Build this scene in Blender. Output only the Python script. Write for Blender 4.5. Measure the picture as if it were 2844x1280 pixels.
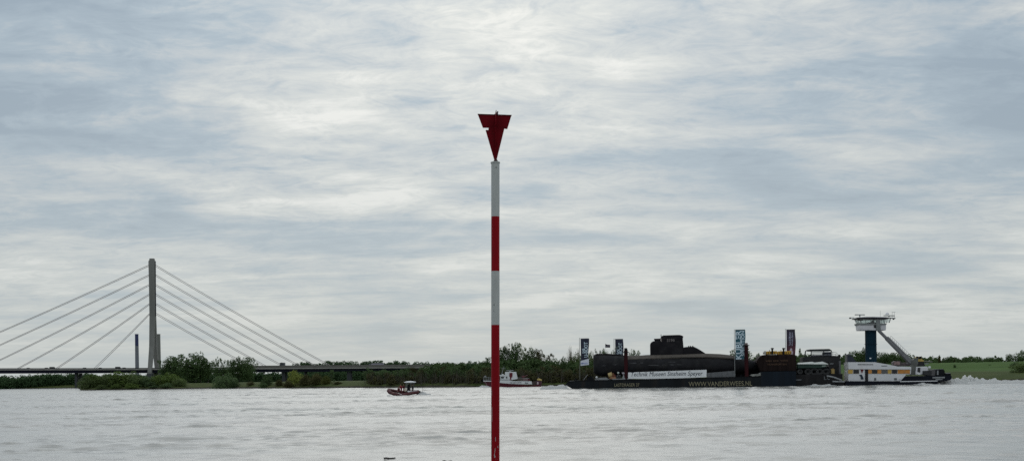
import bpy, bmesh, math, random
import numpy as np
from mathutils import Vector, Matrix
sc = bpy.context.scene
for o in list(bpy.data.objects): bpy.data.objects.remove(o)
C = sc.collection
R = math.radians
# ------------------------------------------------------------------ camera
CAM_H, FPX, ROLL = 3.0, 3000.0, R(0.8)
cd = bpy.data.cameras.new('camera'); cam = bpy.data.objects.new('camera', cd); C.objects.link(cam)
cd.sensor_width = 36; cd.lens = FPX / 2844 * 36; cd.shift_y = 412 / 2844
cd.clip_start = 0.1; cd.clip_end = 20000
cr, sr = math.cos(ROLL), math.sin(ROLL)
cam.matrix_world = Matrix(((cr, sr, 0, 0), (0, 0, -1, 0), (-sr, cr, 0, CAM_H), (0, 0, 0, 1)))
sc.camera = cam
# ------------------------------------------------------------------ light
SUN_EL, SUN_AZ = R(38), R(-2)          # behind thin cloud, ahead of the viewer
sd = bpy.data.lights.new('sun', 'SUN'); sd.energy = 0.5; sd.angle = R(70); sd.color = (1, .96, .9)
sun = bpy.data.objects.new('sun', sd); C.objects.link(sun)
sdir = Vector((math.sin(SUN_AZ) * math.cos(SUN_EL), math.cos(SUN_AZ) * math.cos(SUN_EL), math.sin(SUN_EL)))
sun.rotation_euler = sdir.to_track_quat('Z', 'Y').to_euler()
w = bpy.data.worlds.new('World'); sc.world = w; w.use_nodes = True
nt = w.node_tree; nt.nodes.clear()
class G:
    """tiny node-expression helper"""
    def __init__(s, nt): s.nt = nt
    def m(s, op, a, b=None, c=None, clamp=False):
        n = s.nt.nodes.new('ShaderNodeMath'); n.operation = op; n.use_clamp = clamp
        for i, v in enumerate((a, b, c)):
            if v is None: continue
            if isinstance(v, (int, float)): n.inputs[i].default_value = v
            else: s.nt.links.new(v, n.inputs[i])
        return n.outputs[0]
    def xyz(s, x, y, z):
        n = s.nt.nodes.new('ShaderNodeCombineXYZ')
        for i, v in enumerate((x, y, z)):
            if isinstance(v, (int, float)): n.inputs[i].default_value = v
            else: s.nt.links.new(v, n.inputs[i])
        return n.outputs[0]
    def noise(s, vec, scale, detail=6, rough=.55, dist=0.):
        n = s.nt.nodes.new('ShaderNodeTexNoise')
        n.inputs['Scale'].default_value = scale; n.inputs['Detail'].default_value = detail
        n.inputs['Roughness'].default_value = rough; n.inputs['Distortion'].default_value = dist
        if vec is not None: s.nt.links.new(vec, n.inputs['Vector'])
        return n.outputs[0]
    def ramp(s, f, stops):
        n = s.nt.nodes.new('ShaderNodeValToRGB'); s.nt.links.new(f, n.inputs[0])
        e = n.color_ramp.elements
        while len(e) < len(stops): e.new(.5)
        for k, (p, c) in enumerate(stops):
            e[k].position = p; e[k].color = (*c, 1) if len(c) == 3 else c
        return n.outputs[0]
    def mix(s, f, a, b, mode='MIX'):
        n = s.nt.nodes.new('ShaderNodeMix'); n.data_type = 'RGBA'; n.blend_type = mode
        for i, v in ((0, f), (6, a), (7, b)):
            if isinstance(v, (int, float)): n.inputs[i].default_value = v
            elif isinstance(v, tuple): n.inputs[i].default_value = (*v, 1)
            else: s.nt.links.new(v, n.inputs[i])
        return n.outputs[2]
g = G(nt)
tc = nt.nodes.new('ShaderNodeTexCoord'); sep = nt.nodes.new('ShaderNodeSeparateXYZ')
nt.links.new(tc.outputs['Generated'], sep.inputs[0])
X, Y, Z = sep.outputs
zz = g.m('ADD', g.m('MAXIMUM', Z, 0.0), .13)
P = g.xyz(g.m('DIVIDE', X, zz), g.m('DIVIDE', Y, zz), 0)
az = g.m('ARCTAN2', X, Y); el = g.m('ARCSINE', Z)
n1 = g.noise(P, .62, 5, .55, .5)
n2 = g.noise(g.xyz(g.m('DIVIDE', X, zz), g.m('MULTIPLY', g.m('DIVIDE', Y, zz), 1.5), 3.3), 1.9, 8, .62, .35)
n3 = g.noise(g.xyz(g.m('MULTIPLY', az, 5), g.m('MULTIPLY', el, 14), 1.7), 2.2, 6, .6, .6)
val = g.m('ADD', g.m('MULTIPLY', g.m('SUBTRACT', n1, .5), 1.0), g.m('MULTIPLY', g.m('SUBTRACT', n2, .5), 1.15))
val = g.m('ADD', val, g.m('MULTIPLY', g.m('SUBTRACT', n3, .5), .55))
def blob(px, py, wx, hy, amt, v):
    a0, e0 = (px - 1422) / 3000, (1052 - (px - 1422) * .014 - py) / 3000
    wa = g.m('MULTIPLY', g.m('SUBTRACT', n3, .5), wx * 1.6)
    we = g.m('MULTIPLY', g.m('SUBTRACT', n2, .5), hy * 3.)
    a = g.m('DIVIDE', g.m('ADD', g.m('SUBTRACT', az, a0), wa), wx); e = g.m('DIVIDE', g.m('ADD', g.m('SUBTRACT', el, e0), we), hy)
    q = g.m('MULTIPLY', g.m('ADD', g.m('MULTIPLY', a, a), g.m('MULTIPLY', e, e)), -1)
    return g.m('ADD', v, g.m('MULTIPLY', g.m('EXPONENT', q), amt))
BLOBS = [(1600, 60, .22, .09, .02), (1250, 290, .16, .05, .10), (1500, 300, .12, .03, .10),
         (200, 150, .15, .06, -.36), (60, 380, .05, .022, -.12), (330, 350, .055, .014, -.10),
         (2450, 310, .18, .04, -.26), (2844, 400, .08, .03, -.20), (2250, 120, .10, .02, -.12), (950, 655, .12, .016, -.24),
         (1850, 460, .14, .010, -.20), (2600, 590, .11, .014, -.26), (200, 660, .13, .014, -.16), (1400, 790, .6, .05, .09),
         (2100, 620, .15, .018, .16), (2500, 470, .12, .012, .14), (250, 500, .14, .014, .10), (1080, 930, .03, .010, -.16), (1600, 890, .05, .012, -.12), (1950, 870, .05, .01, -.1)]
for b in BLOBS: val = blob(*b, val)
# crisper rippled layer: billowed noise, its crests thin and bright, its hollows grey
n5 = g.noise(g.xyz(g.m('MULTIPLY', g.m('DIVIDE', X, zz), 1.3), g.m('MULTIPLY', g.m('DIVIDE', Y, zz), 1.9), 9.1), 5.2, 8, .66, 1.1)
rid = g.m('SUBTRACT', .5, g.m('MULTIPLY', g.m('ABSOLUTE', g.m('SUBTRACT', n5, .5)), 4.5))
val = g.m('ADD', val, g.m('MULTIPLY', rid, g.m('MULTIPLY', g.m('MAXIMUM', g.m('SUBTRACT', n1, .25), 0), .85)))
# low ragged cumulus at the left
n6 = g.noise(g.xyz(g.m('MULTIPLY', az, 26), g.m('MULTIPLY', el, 44), .4), 1.0, 6, .58, .2)
def cumulus(px, py, wx, hy, amt, v):
    a0, e0 = (px - 1422) / 3000, (1052 - (px - 1422) * .014 - py) / 3000
    a = g.m('DIVIDE', g.m('SUBTRACT', az, a0), wx); e = g.m('DIVIDE', g.m('SUBTRACT', el, e0), hy)
    q = g.m('SUBTRACT', 1, g.m('ADD', g.m('MULTIPLY', a, a), g.m('MULTIPLY', e, e)))
    q = g.m('ADD', q, g.m('MULTIPLY', g.m('SUBTRACT', n6, .5), 3.4))
    q = g.m('MULTIPLY', g.m('MULTIPLY', q, 1.5, clamp=True), g.m('ADD', .35, g.m('MULTIPLY', n3, 1.3)))
    return g.m('ADD', v, g.m('MULTIPLY', q, amt))
for c_ in ((60, 385, .05, .024, -.22), (330, 345, .060, .018, -.20), (640, 350, .026, .018, -.14), (180, 450, .10, .02, -.10), (2010, 890, .03, .008, -.10), (1080, 915, .03, .010, -.10), (300, 880, .04, .006, -.06)): val = cumulus(*c_, val)
val = g.m('ADD', val, .43)
PX_ = g.xyz(g.m('MULTIPLY', g.m('DIVIDE', X, zz), .8), g.m('MULTIPLY', g.m('DIVIDE', Y, zz), 1.9), g.m('MULTIPLY', g.m('DIVIDE', X, zz), .25))
n4 = g.noise(PX_, 2.6, 6, .58, .5)
val = g.m('ADD', val, g.m('MULTIPLY', g.m('SUBTRACT', g.m('MULTIPLY', n4, g.m('ADD', .6, n1)), .52), 1.15), clamp=True)
ccol = g.ramp(val, [(0, (.27, .35, .43)), (.28, (.345, .43, .505)), (.5, (.475, .525, .56)), (.74, (.61, .64, .635)), (1, (.79, .80, .775))])
# low sky settles to an even pale grey, and brightens towards the veiled sun
hz = g.m('EXPONENT', g.m('MULTIPLY', g.m('MAXIMUM', Z, 0), -7))
ccol = g.mix(g.m('MULTIPLY', hz, .9), ccol, (.50, .55, .555))
dt = nt.nodes.new('ShaderNodeVectorMath'); dt.operation = 'DOT_PRODUCT'; nt.links.new(tc.outputs['Generated'], dt.inputs[0]); dt.inputs[1].default_value = sdir
glow = g.m('POWER', g.m('MAXIMUM', dt.outputs['Value'], 0), 14)
ccol = g.mix(g.m('MULTIPLY', glow, 1.0), ccol, (1.5, 1.47, 1.40), 'MULTIPLY')
below = g.m('LESS_THAN', Z, -.001)
sky = nt.nodes.new('ShaderNodeTexSky'); sky.sky_type = 'NISHITA'; sky.sun_disc = False
sky.sun_elevation = SUN_EL; sky.sun_rotation = SUN_AZ; sky.air_density = 1.0; sky.dust_density = 2.0
b1 = nt.nodes.new('ShaderNodeBackground'); nt.links.new(sky.outputs[0], b1.inputs[0]); b1.inputs[1].default_value = .08
b2 = nt.nodes.new('ShaderNodeBackground'); nt.links.new(ccol, b2.inputs[0]); b2.inputs[1].default_value = 1.0
mx = nt.nodes.new('ShaderNodeMixShader'); mx.inputs[0].default_value = .93
out = nt.nodes.new('ShaderNodeOutputWorld')
nt.links.new(b1.outputs[0], mx.inputs[1]); nt.links.new(b2.outputs[0], mx.inputs[2]); nt.links.new(mx.outputs[0], out.inputs[0])
sc.view_settings.view_transform = 'Standard'; sc.view_settings.look = 'None'
sc.view_settings.exposure = 0; sc.view_settings.gamma = 1; sc.view_settings.use_curve_mapping = False
sc.cycles.max_bounces = 6; sc.cycles.transparent_max_bounces = 8
sc.cycles.use_denoising = False
# ------------------------------------------------------------------ helpers
def ray(px, py):
    cx, cy = (px - 1422) / FPX, (1052 - py) / FPX
    return cx * cr + cy * sr, -cx * sr + cy * cr            # world x and z per metre of depth
def at(px, py, d):
    x, z = ray(px, py); return Vector((x * d, d, CAM_H + z * d))
class Frame:
    def __init__(s, px, d, th):
        s.O = Vector((ray(px, 1052)[0] * d, d)); s.th = th
        s.u = Vector((math.cos(th), math.sin(th))); s.w = Vector((-math.sin(th), math.cos(th)))
    def L(s, px, py, off=0.):                               # pixel + distance behind the frame's front plane -> local (x, y, z)
        x, z = ray(px, py)
        A = s.O + s.w * off                                  # t*(x,1) = A + k*u
        det = x * (-s.u.y) + s.u.x
        t = (A.x * (-s.u.y) + s.u.x * A.y) / det
        k = (x * t - A.x) * s.u.x + (t - A.y) * s.u.y
        return Vector((k, off, CAM_H + z * t))
    def empty(s, name, k=0., off=0., z=0.):
        o = bpy.data.objects.new(name, None); C.objects.link(o); o.empty_display_size = .5
        q = s.O + s.u * k + s.w * off
        o.location = (q.x, q.y, z); o.rotation_euler = (0, 0, s.th)
        o['off'] = [k, off, z]; return o
def tag(o, label=None, cat=None, group=None, kind=None):
    if label: o['label'] = label
    if cat: o['category'] = cat
    if group: o['group'] = group
    if kind: o['kind'] = kind
    return o
class MB:
    def __init__(s): s.v = []; s.f = []
    def add(s, vs, fs):
        b = len(s.v); s.v += [tuple(v) for v in vs]; s.f += [tuple(i + b for i in f) for f in fs]; return s
    def box(s, c, size, rz=0., ry=0.):
        hx, hy, hz = (q / 2 for q in size); M = Matrix.Rotation(rz, 3, 'Z') @ Matrix.Rotation(ry, 3, 'Y'); c = Vector(c)
        vs = [c + M @ Vector((a * hx, b * hy, d * hz)) for a in (-1, 1) for b in (-1, 1) for d in (-1, 1)]
        return s.add(vs, [(0, 1, 3, 2), (4, 6, 7, 5), (0, 4, 5, 1), (2, 3, 7, 6), (0, 2, 6, 4), (1, 5, 7, 3)])
    def prism(s, pts, y0, y1):                               # pts: (x, z) outline
        n = len(pts); a = sum(pts[i][0] * pts[(i + 1) % n][1] - pts[(i + 1) % n][0] * pts[i][1] for i in range(n))
        if a < 0: pts = pts[::-1]
        vs = [(x, y0, z) for x, z in pts] + [(x, y1, z) for x, z in pts]
        fs = [tuple(range(n)), tuple(range(2 * n - 1, n - 1, -1))] + [(i, i + n, (i + 1) % n + n, (i + 1) % n) for i in range(n)]
        return s.add(vs, fs)
    def tube(s, path, r, n=8, r2=None, caps=True):
        path = [Vector(p) for p in path]; m = len(path); rs = [r + ((r2 if r2 is not None else r) - r) * i / (m - 1) for i in range(m)]
        rings = []; prev = None
        for i, p in enumerate(path):
            t = (path[min(i + 1, m - 1)] - path[max(i - 1, 0)]).normalized()
            if prev is None: prev = t.orthogonal().normalized()
            a = (prev - t * prev.dot(t)).normalized(); prev = a; b = t.cross(a)
            rings.append([p + (a * math.cos(2 * math.pi * k / n) + b * math.sin(2 * math.pi * k / n)) * rs[i] for k in range(n)])
        fs = []
        for i in range(m - 1):
            for k in range(n): fs.append((i * n + k, i * n + (k + 1) % n, (i + 1) * n + (k + 1) % n, (i + 1) * n + k))
        if caps: fs += [tuple(range(n - 1, -1, -1)), tuple(range((m - 1) * n, m * n))]
        return s.add([q for r_ in rings for q in r_], fs)
    def lathe(s, prof, c=(0, 0, 0), n=24):                   # prof: (r, z)
        vs = [(c[0] + r * math.cos(2 * math.pi * k / n), c[1] + r * math.sin(2 * math.pi * k / n), c[2] + z) for r, z in prof for k in range(n)]
        m = len(prof); fs = [(i * n + k, i * n + (k + 1) % n, (i + 1) * n + (k + 1) % n, (i + 1) * n + k) for i in range(m - 1) for k in range(n)]
        fs += [tuple(range(n - 1, -1, -1)), tuple(range((m - 1) * n, m * n))]
        return s.add(vs, fs)
    def build(s, name, mat, parent=None, smooth=False, bevel=0):
        me = bpy.data.meshes.new(name); me.from_pydata(s.v, [], s.f); me.materials.append(mat)
        if bevel:
            bm = bmesh.new(); bm.from_mesh(me)
            bmesh.ops.bevel(bm, geom=[e for e in bm.edges], offset=bevel, segments=1, affect='EDGES', clamp_overlap=True)
            bm.to_mesh(me); bm.free()
        if smooth:
            for p in me.polygons: p.use_smooth = True
            me.set_sharp_from_angle(angle=R(40))
        o = bpy.data.objects.new(name, me); C.objects.link(o)
        if parent is not None:
            o.parent = parent
            off = parent.get('off')
            if off is not None: me.transform(Matrix.Translation((-off[0], -off[1], -off[2])))
        return o
MATS = {}
def mat(name, col, rough=.6, var=.12, scale=1.5, metal=0., bump=0., streak=False, spec=.4, dirt=None, dirt_amt=.5, dirt_scale=.6):
    if name in MATS: return MATS[name]
    m = bpy.data.materials.new(name); m.use_nodes = True; t = m.node_tree; gg = G(t)
    p = t.nodes['Principled BSDF']; p.inputs['Roughness'].default_value = rough; p.inputs['Metallic'].default_value = metal
    p.inputs['Specular IOR Level'].default_value = spec
    tcn = t.nodes.new('ShaderNodeTexCoord'); vec = tcn.outputs['Object']
    if streak:
        mp = t.nodes.new('ShaderNodeMapping'); mp.inputs['Scale'].default_value = (1, 1, .12); t.links.new(vec, mp.inputs[0]); vec = mp.outputs[0]
    n = gg.noise(vec, scale, 6, .6)
    lo, hi = tuple(c * (1 - var * 1.6) for c in col), tuple(min(1, c * (1 + var * 1.4)) for c in col)
    c = gg.ramp(n, [(.3, lo), (.7, hi)])
    if dirt:
        n2_ = gg.noise(vec, dirt_scale, 7, .65, .4)
        c = gg.mix(gg.m('MULTIPLY', gg.ramp(n2_, [(.52, (0, 0, 0)), (.66, (1, 1, 1))]), dirt_amt), c, dirt)
    t.links.new(c, p.inputs['Base Color'])
    if bump:
        b = t.nodes.new('ShaderNodeBump'); b.inputs['Strength'].default_value = bump; b.inputs['Distance'].default_value = .05
        t.links.new(n, b.inputs['Height']); t.links.new(b.outputs[0], p.inputs['Normal'])
    MATS[name] = m; return m
def foliage_mat(name, col, var=.35):
    m = bpy.data.materials.new(name); m.use_nodes = True; t = m.node_tree; gg = G(t)
    p = t.nodes['Principled BSDF']; p.inputs['Roughness'].default_value = .7; p.inputs['Specular IOR Level'].default_value = .2
    geo = t.nodes.new('ShaderNodeNewGeometry'); oi = t.nodes.new('ShaderNodeObjectInfo')
    n = gg.noise(geo.outputs['Position'], .45, 4, .6)
    f = gg.m('ADD', gg.m('MULTIPLY', n, .8), gg.m('MULTIPLY', geo.outputs['Random Per Island'], .3))
    lo = tuple(c * (1 - var) for c in col); hi = tuple(c * (1 + var * 1.2) for c in col)
    c = gg.ramp(f, [(.3, lo), (.85, hi)])
    c = gg.mix(1.0, c, oi.outputs['Color'], 'MULTIPLY')
    t.links.new(c, p.inputs['Base Color'])
    tr = t.nodes.new('ShaderNodeBsdfTranslucent'); t.links.new(c, tr.inputs[0])
    ms = t.nodes.new('ShaderNodeMixShader'); ms.inputs[0].default_value = .22
    t.links.new(p.outputs[0], ms.inputs[1]); t.links.new(tr.outputs[0], ms.inputs[2])
    t.links.new(ms.outputs[0], t.nodes['Material Output'].inputs[0]); return m
def text_mesh(txt, x0, z0, wd, ht, y, shear=0., vertical=False, bold=.02, wave=None):
    """lettering as real thin letters, fitted to the given box in a local x-z plane"""
    cu = bpy.data.curves.new('t', 'FONT'); cu.body = txt; cu.size = 1; cu.shear = shear; cu.offset = bold; cu.extrude = .02; cu.resolution_u = 3
    o = bpy.data.objects.new('t', cu); C.objects.link(o)
    me = bpy.data.meshes.new_from_object(o.evaluated_get(bpy.context.evaluated_depsgraph_get()))
    bpy.data.objects.remove(o)
    n = len(me.vertices); a = np.empty(n * 3, np.float32); me.vertices.foreach_get('co', a); a = a.reshape(-1, 3)
    mn, mxx = a.min(0), a.max(0); q = (a[:, :2] - mn[:2]) / (mxx[:2] - mn[:2])
    v = np.zeros_like(a)
    if vertical: v[:, 0] = x0 + wd * (1 - q[:, 1]); v[:, 2] = z0 + ht * q[:, 0]
    else: v[:, 0] = x0 + wd * q[:, 0]; v[:, 2] = z0 + ht * q[:, 1]
    v[:, 1] = y - a[:, 2] * .8
    if wave: v[:, 1] += np.array([wave(p[0], p[2]) for p in v], np.float32)
    me.vertices.foreach_set('co', v.ravel()); me.update(); return me
def text(txt, name, m, parent, *a, **k):
    me = text_mesh(txt, *a, **k); me.name = name; me.materials.clear(); me.materials.append(m)
    off = parent
    while off is not None and off.get('off') is None: off = off.parent
    if off is not None: t = off['off']; me.transform(Matrix.Translation((-t[0], -t[1], -t[2])))
    o = bpy.data.objects.new(name, me); C.objects.link(o); o.parent = parent; return o
def sub(mb, name, m, part, **k):                              # a sub-part: same local frame as its thing
    o = mb.build(name, m, None, **k); o.parent = part
    r = part
    while r is not None and r.get('off') is None: r = r.parent
    if r is not None: t = r['off']; o.data.transform(Matrix.Translation((-t[0], -t[1], -t[2])))
    return o
rnd = random.Random(7); rng = np.random.default_rng(11)
# ------------------------------------------------------------------ terrain
SH = np.array([(-1200, 1500), (-400, 1250), (214, 1120), (224, 626), (300, 622), (510, 622), (560, 640), (700, 566), (1000, 497), (1300, 443), (1600, 440), (2000, 415), (2400, 388), (2844, 361), (3600, 340)], float)
def shore(px): return np.interp(px, SH[:, 0], SH[:, 1])
QF = np.array([(-40, -3), (-4, -.5), (0, 0), (2, .45), (8, 1.3), (25, 3.0), (60, 3.25), (1e5, 3.3)], float)
QD = np.array([(-40, -3), (-4, -.5), (0, 0), (3, .8), (15, 1.9), (42, 3.5), (58, 4.0), (84, 7.3), (94, 7.4), (112, 3.5), (1e5, 3.3)], float)
def gz(px, d):
    q = d - shore(px); k = np.clip((px - 1950) / 220, 0, 1); k = k * k * (3 - 2 * k)
    return (1 - k) * np.interp(q, QF[:, 0], QF[:, 1]) + k * np.interp(q, QD[:, 0], QD[:, 1])
def grid_mesh(name, XX, YY, ZZ, m, smooth=True):
    r, c = XX.shape; v = np.stack([XX, YY, ZZ], -1).reshape(-1, 3).astype(np.float32)
    i = (np.arange(r - 1)[:, None] * c + np.arange(c - 1)[None]).ravel()
    f = np.stack([i, i + 1, i + c + 1, i + c], 1).astype(np.int32)
    return np_mesh(name, v, f, m, smooth)
def np_mesh(name, v, f, m, smooth=False):
    me = bpy.data.meshes.new(name); me.vertices.add(len(v)); me.vertices.foreach_set('co', np.asarray(v, np.float32).ravel())
    k = f.shape[1]; me.loops.add(f.size); me.loops.foreach_set('vertex_index', f.astype(np.int32).ravel())
    me.polygons.add(len(f)); me.polygons.foreach_set('loop_start', np.arange(0, f.size, k, dtype=np.int32))
    if smooth: me.polygons.foreach_set('use_smooth', np.ones(len(f), bool))
    me.update(calc_edges=True); me.materials.append(m); return me
def link(me, name=None, parent=None):
    o = bpy.data.objects.new(name or me.name, me); C.objects.link(o); o.parent = parent; return o
mg = bpy.data.materials.new('bank_grass'); mg.use_nodes = True; t = mg.node_tree; gg = G(t)
p = t.nodes['Principled BSDF']; p.inputs['Roughness'].default_value = .9; p.inputs['Specular IOR Level'].default_value = .1
geo = t.nodes.new('ShaderNodeNewGeometry'); sp = t.nodes.new('ShaderNodeSeparateXYZ'); t.links.new(geo.outputs['Position'], sp.inputs[0])
na = gg.noise(geo.outputs['Position'], .06, 6, .65); nb = gg.noise(gg.xyz(gg.m('MULTIPLY', sp.outputs[0], .05), gg.m('MULTIPLY', sp.outputs[1], .3), gg.m('MULTIPLY', sp.outputs[2], 1.2)), 1, 6, .6)
hgt = gg.m('ADD', sp.outputs[2], gg.m('MULTIPLY', gg.m('SUBTRACT', nb, .5), 2.6))
c1 = gg.ramp(nb, [(.3, (.046, .095, .020)), (.7, (.085, .150, .036))])          # mown dyke grass
c2 = gg.ramp(na, [(.35, (.044, .066, .014)), (.65, (.080, .098, .030))])          # rough herbs on the foreshore
c3 = gg.ramp(na, [(.35, (.022, .020, .014)), (.6, (.05, .045, .034))])             # mud and stones at the water's edge
c = gg.mix(gg.ramp(gg.m('MULTIPLY', hgt, .1), [(.31, (0, 0, 0)), (.40, (1, 1, 1))]), c2, c1)
c = gg.mix(gg.ramp(gg.m('MULTIPLY', hgt, .1), [(.05, (1, 1, 1)), (.09, (0, 0, 0))]), c, c3)
t.links.new(c, p.inputs['Base Color'])
pxs = np.concatenate([np.arange(-1200, 210, 30), np.arange(210, 230, 2), np.arange(230, 3600, 12)]).astype(float)
qs = np.array([-40, -4, -1, 0, 1, 2, 4, 8, 14, 20, 26, 34, 42, 50, 58, 66, 74, 84, 90, 94, 102, 112, 130, 180, 300, 600, 1200, 2500, 4200], float)
PXg, Qg = np.meshgrid(pxs, qs); D = shore(PXg) + Qg
jit = rng.normal(0, 1, PXg.shape)
ZZ = gz(PXg, D) + np.where((Qg > 0) & (Qg < 200), .07 * jit, 0); D2 = D + np.where(np.abs(Qg) < 10, 1.2 * np.sin(PXg * .21) + jit * .5, 0)
tag(link(grid_mesh('far_bank', (PXg - 1422) / 3000 * D2, D2, ZZ, mg)), 'grassy far bank and green dyke along the river', kind='structure')
xs = np.linspace(-120, 120, 60); ys = np.array([-150, -40, -10, -3, 0, 2, 4, 6, 9, 13, 20, 26, 34], float)
A, B = np.meshgrid(xs, ys); zz_ = np.interp(B, [-150, -3, 1, 6, 13, 34], [1.6, 1.45, 1.35, .3, -.9, -2.5]) + rng.normal(0, .03, A.shape)
tag(link(grid_mesh('near_bank', A, B, zz_, mg)), 'grassy near bank under the viewer', kind='structure')
# ------------------------------------------------------------------ water
mw = bpy.data.materials.new('river_water'); mw.use_nodes = True; t = mw.node_tree; gg = G(t); p = t.nodes['Principled BSDF']
p.inputs['Roughness'].default_value = .2; p.inputs['IOR'].default_value = 1.8
geo = t.nodes.new('ShaderNodeNewGeometry'); sp = t.nodes.new('ShaderNodeSeparateXYZ'); t.links.new(geo.outputs['Position'], sp.inputs[0])
vx = gg.xyz(gg.m('MULTIPLY', sp.outputs[0], .4), sp.outputs[1], 0)
n1_ = gg.noise(vx, 1.3, 7, .62, .3); n2_ = gg.noise(gg.xyz(gg.m('MULTIPLY', sp.outputs[0], .012), gg.m('MULTIPLY', sp.outputs[1], .05), 0), 1, 4, .55, .6)
c = gg.ramp(n2_, [(.3, (.20, .222, .212)), (.7, (.27, .262, .245))]); t.links.new(c, p.inputs['Base Color'])
bp = t.nodes.new('ShaderNodeBump'); bp.inputs['Distance'].default_value = .12; t.links.new(gg.m('ADD', .25, gg.m('MULTIPLY', n2_, .35)), bp.inputs['Strength'])
t.links.new(n1_, bp.inputs['Height']); t.links.new(bp.outputs[0], p.inputs['Normal'])
yr = np.concatenate([np.arange(24, 34, .25), np.arange(34, 150, .2), np.arange(150, 420, .5)]); tr_ = np.linspace(-.56, .56, 760)
T, Yw = np.meshgrid(tr_, yr); Xw = T * Yw
Hh = np.zeros_like(Xw); r2 = np.random.default_rng(5)
def lowf(Xa, Ya, n, l0, l1, seed):
    r_ = np.random.default_rng(seed); s = np.zeros_like(Xa)
    for _ in range(n):
        L = r_.uniform(l0, l1); a = r_.uniform(0, 2 * math.pi); s += np.sin(2 * math.pi / L * (Xa * math.cos(a) * .3 + Ya * math.sin(a)) + r_.uniform(0, 6.28))
    return s / math.sqrt(n)
patch = np.clip(.85 + .45 * lowf(Xw, Yw, 7, 18, 60, 3), .4, 1.7)
WX, WY = Xw + 1.2 * lowf(Xw, Yw, 5, 9, 25, 8), Yw + .8 * lowf(Xw, Yw, 5, 7, 20, 9)
for _ in range(56):
    L = 0.6 * (9 / .6) ** r2.uniform(0, 1) ; a = math.pi / 2 + r2.normal(0, .38); amp = .0052 * L ** .42
    ph = 2 * math.pi / L * (WX * math.cos(a) + WY * math.sin(a)) + r2.uniform(0, 6.28)
    Hh += amp * (np.sin(ph) - .28 * np.cos(2 * ph)) * patch
for _ in range(26):                                              # scattered sharper crests along the current
    L = .9 * (4.2 / .9) ** r2.uniform(0, 1); a = math.pi / 2 + r2.normal(0, .16); ph = 2 * math.pi / L * (WX * math.cos(a) + WY * math.sin(a)) + r2.uniform(0, 6.28)
    m_ = np.clip(lowf(Xw * 3.2, Yw, 6, 1.8 * L, 5.5 * L, 40 + _) - .85, 0, 1.1) * patch
    Hh += .036 * L ** .8 * m_ * np.clip(np.sin(ph), 0, 1) ** 5
Hh *= np.clip((Yw - 24) / 6, 0, 1)
water = link(grid_mesh('river_water', Xw, Yw, Hh, mw)); tag(water, 'choppy pale grey river water', kind='structure')
v = []; f = []
def quad(x0, y0, x1, y1, z=0.):
    b = len(v); v.extend([(x0, y0, z), (x1, y0, z), (x1, y1, z), (x0, y1, z)]); f.append((b, b + 1, b + 2, b + 3))
far = np.array([(-.56 * 420, 420), (.56 * 420, 420), (2600, 420), (2600, 9000), (-6000, 9000), (-6000, 420)])
me = bpy.data.meshes.new('far_river_water')
W2 = MB(); W2.add([(-235.2, 420, 0), (235.2, 420, 0), (3000, 420, 0), (3000, 3000, 0), (-3000, 3000, 0), (-3000, 420, 0)], [(0, 1, 2, 3, 4, 5)])
W2.add([(-3000, 420, 0), (-235.2, 420, 0), (-13.44, 24, 0), (-200, 0, 0), (-3000, 0, 0)], [(0, 1, 2, 3, 4)])
W2.add([(3000, 420, 0), (235.2, 420, 0), (13.44, 24, 0), (200, 0, 0), (3000, 0, 0)], [(0, 1, 2, 3, 4)])
W2.add([(-200, 0, 0), (200, 0, 0), (13.44, 24, 0), (-13.44, 24, 0)], [(0, 1, 2, 3)])
tag(W2.build('outer_river_water', mw), 'river water reaching to the bridge and the far bend', kind='structure')
# ------------------------------------------------------------------ vegetation
def leaves(cen, n, rr, size, r_, squash=1., shell=.72):
    d = r_.normal(0, 1, (n, 3)); d /= np.linalg.norm(d, axis=1)[:, None]
    rad = (shell + (1.06 - shell) * r_.random(n))[:, None] * rr
    P_ = np.asarray(cen)[None] + d * rad * np.array([1, 1, squash])
    a = r_.normal(0, 1, (n, 3)); a += d * .3; b = r_.normal(0, 1, (n, 3)); a /= np.linalg.norm(a, axis=1)[:, None]
    b = np.cross(a, b); b /= np.linalg.norm(b, axis=1)[:, None]
    s = size * (.6 + .8 * r_.random(n))[:, None]; a = a * s; b = b * s * .75
    return np.stack([P_ - a, P_ - b, P_ + a, P_ + b], 1)            # n,4,3
def pack(q): q = np.concatenate(q).reshape(-1, 3); return q, np.arange(len(q)).reshape(-1, 4)
def sticks(p0, p1, wd):                                             # thin two-sided blades standing in for twigs, n,3
    d = p1 - p0; s = np.cross(d, rng.normal(0, 1, d.shape)); s /= np.linalg.norm(s, axis=1)[:, None] + 1e-9; s *= wd
    return np.stack([p0 - s, p0 + s, p1 + s * .4, p1 - s * .4], 1)
LEAF = foliage_mat('leaf_foliage', (.118, .165, .058))
BARK = mat('bark', (.07, .06, .05), .9, .25, 4)
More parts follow.
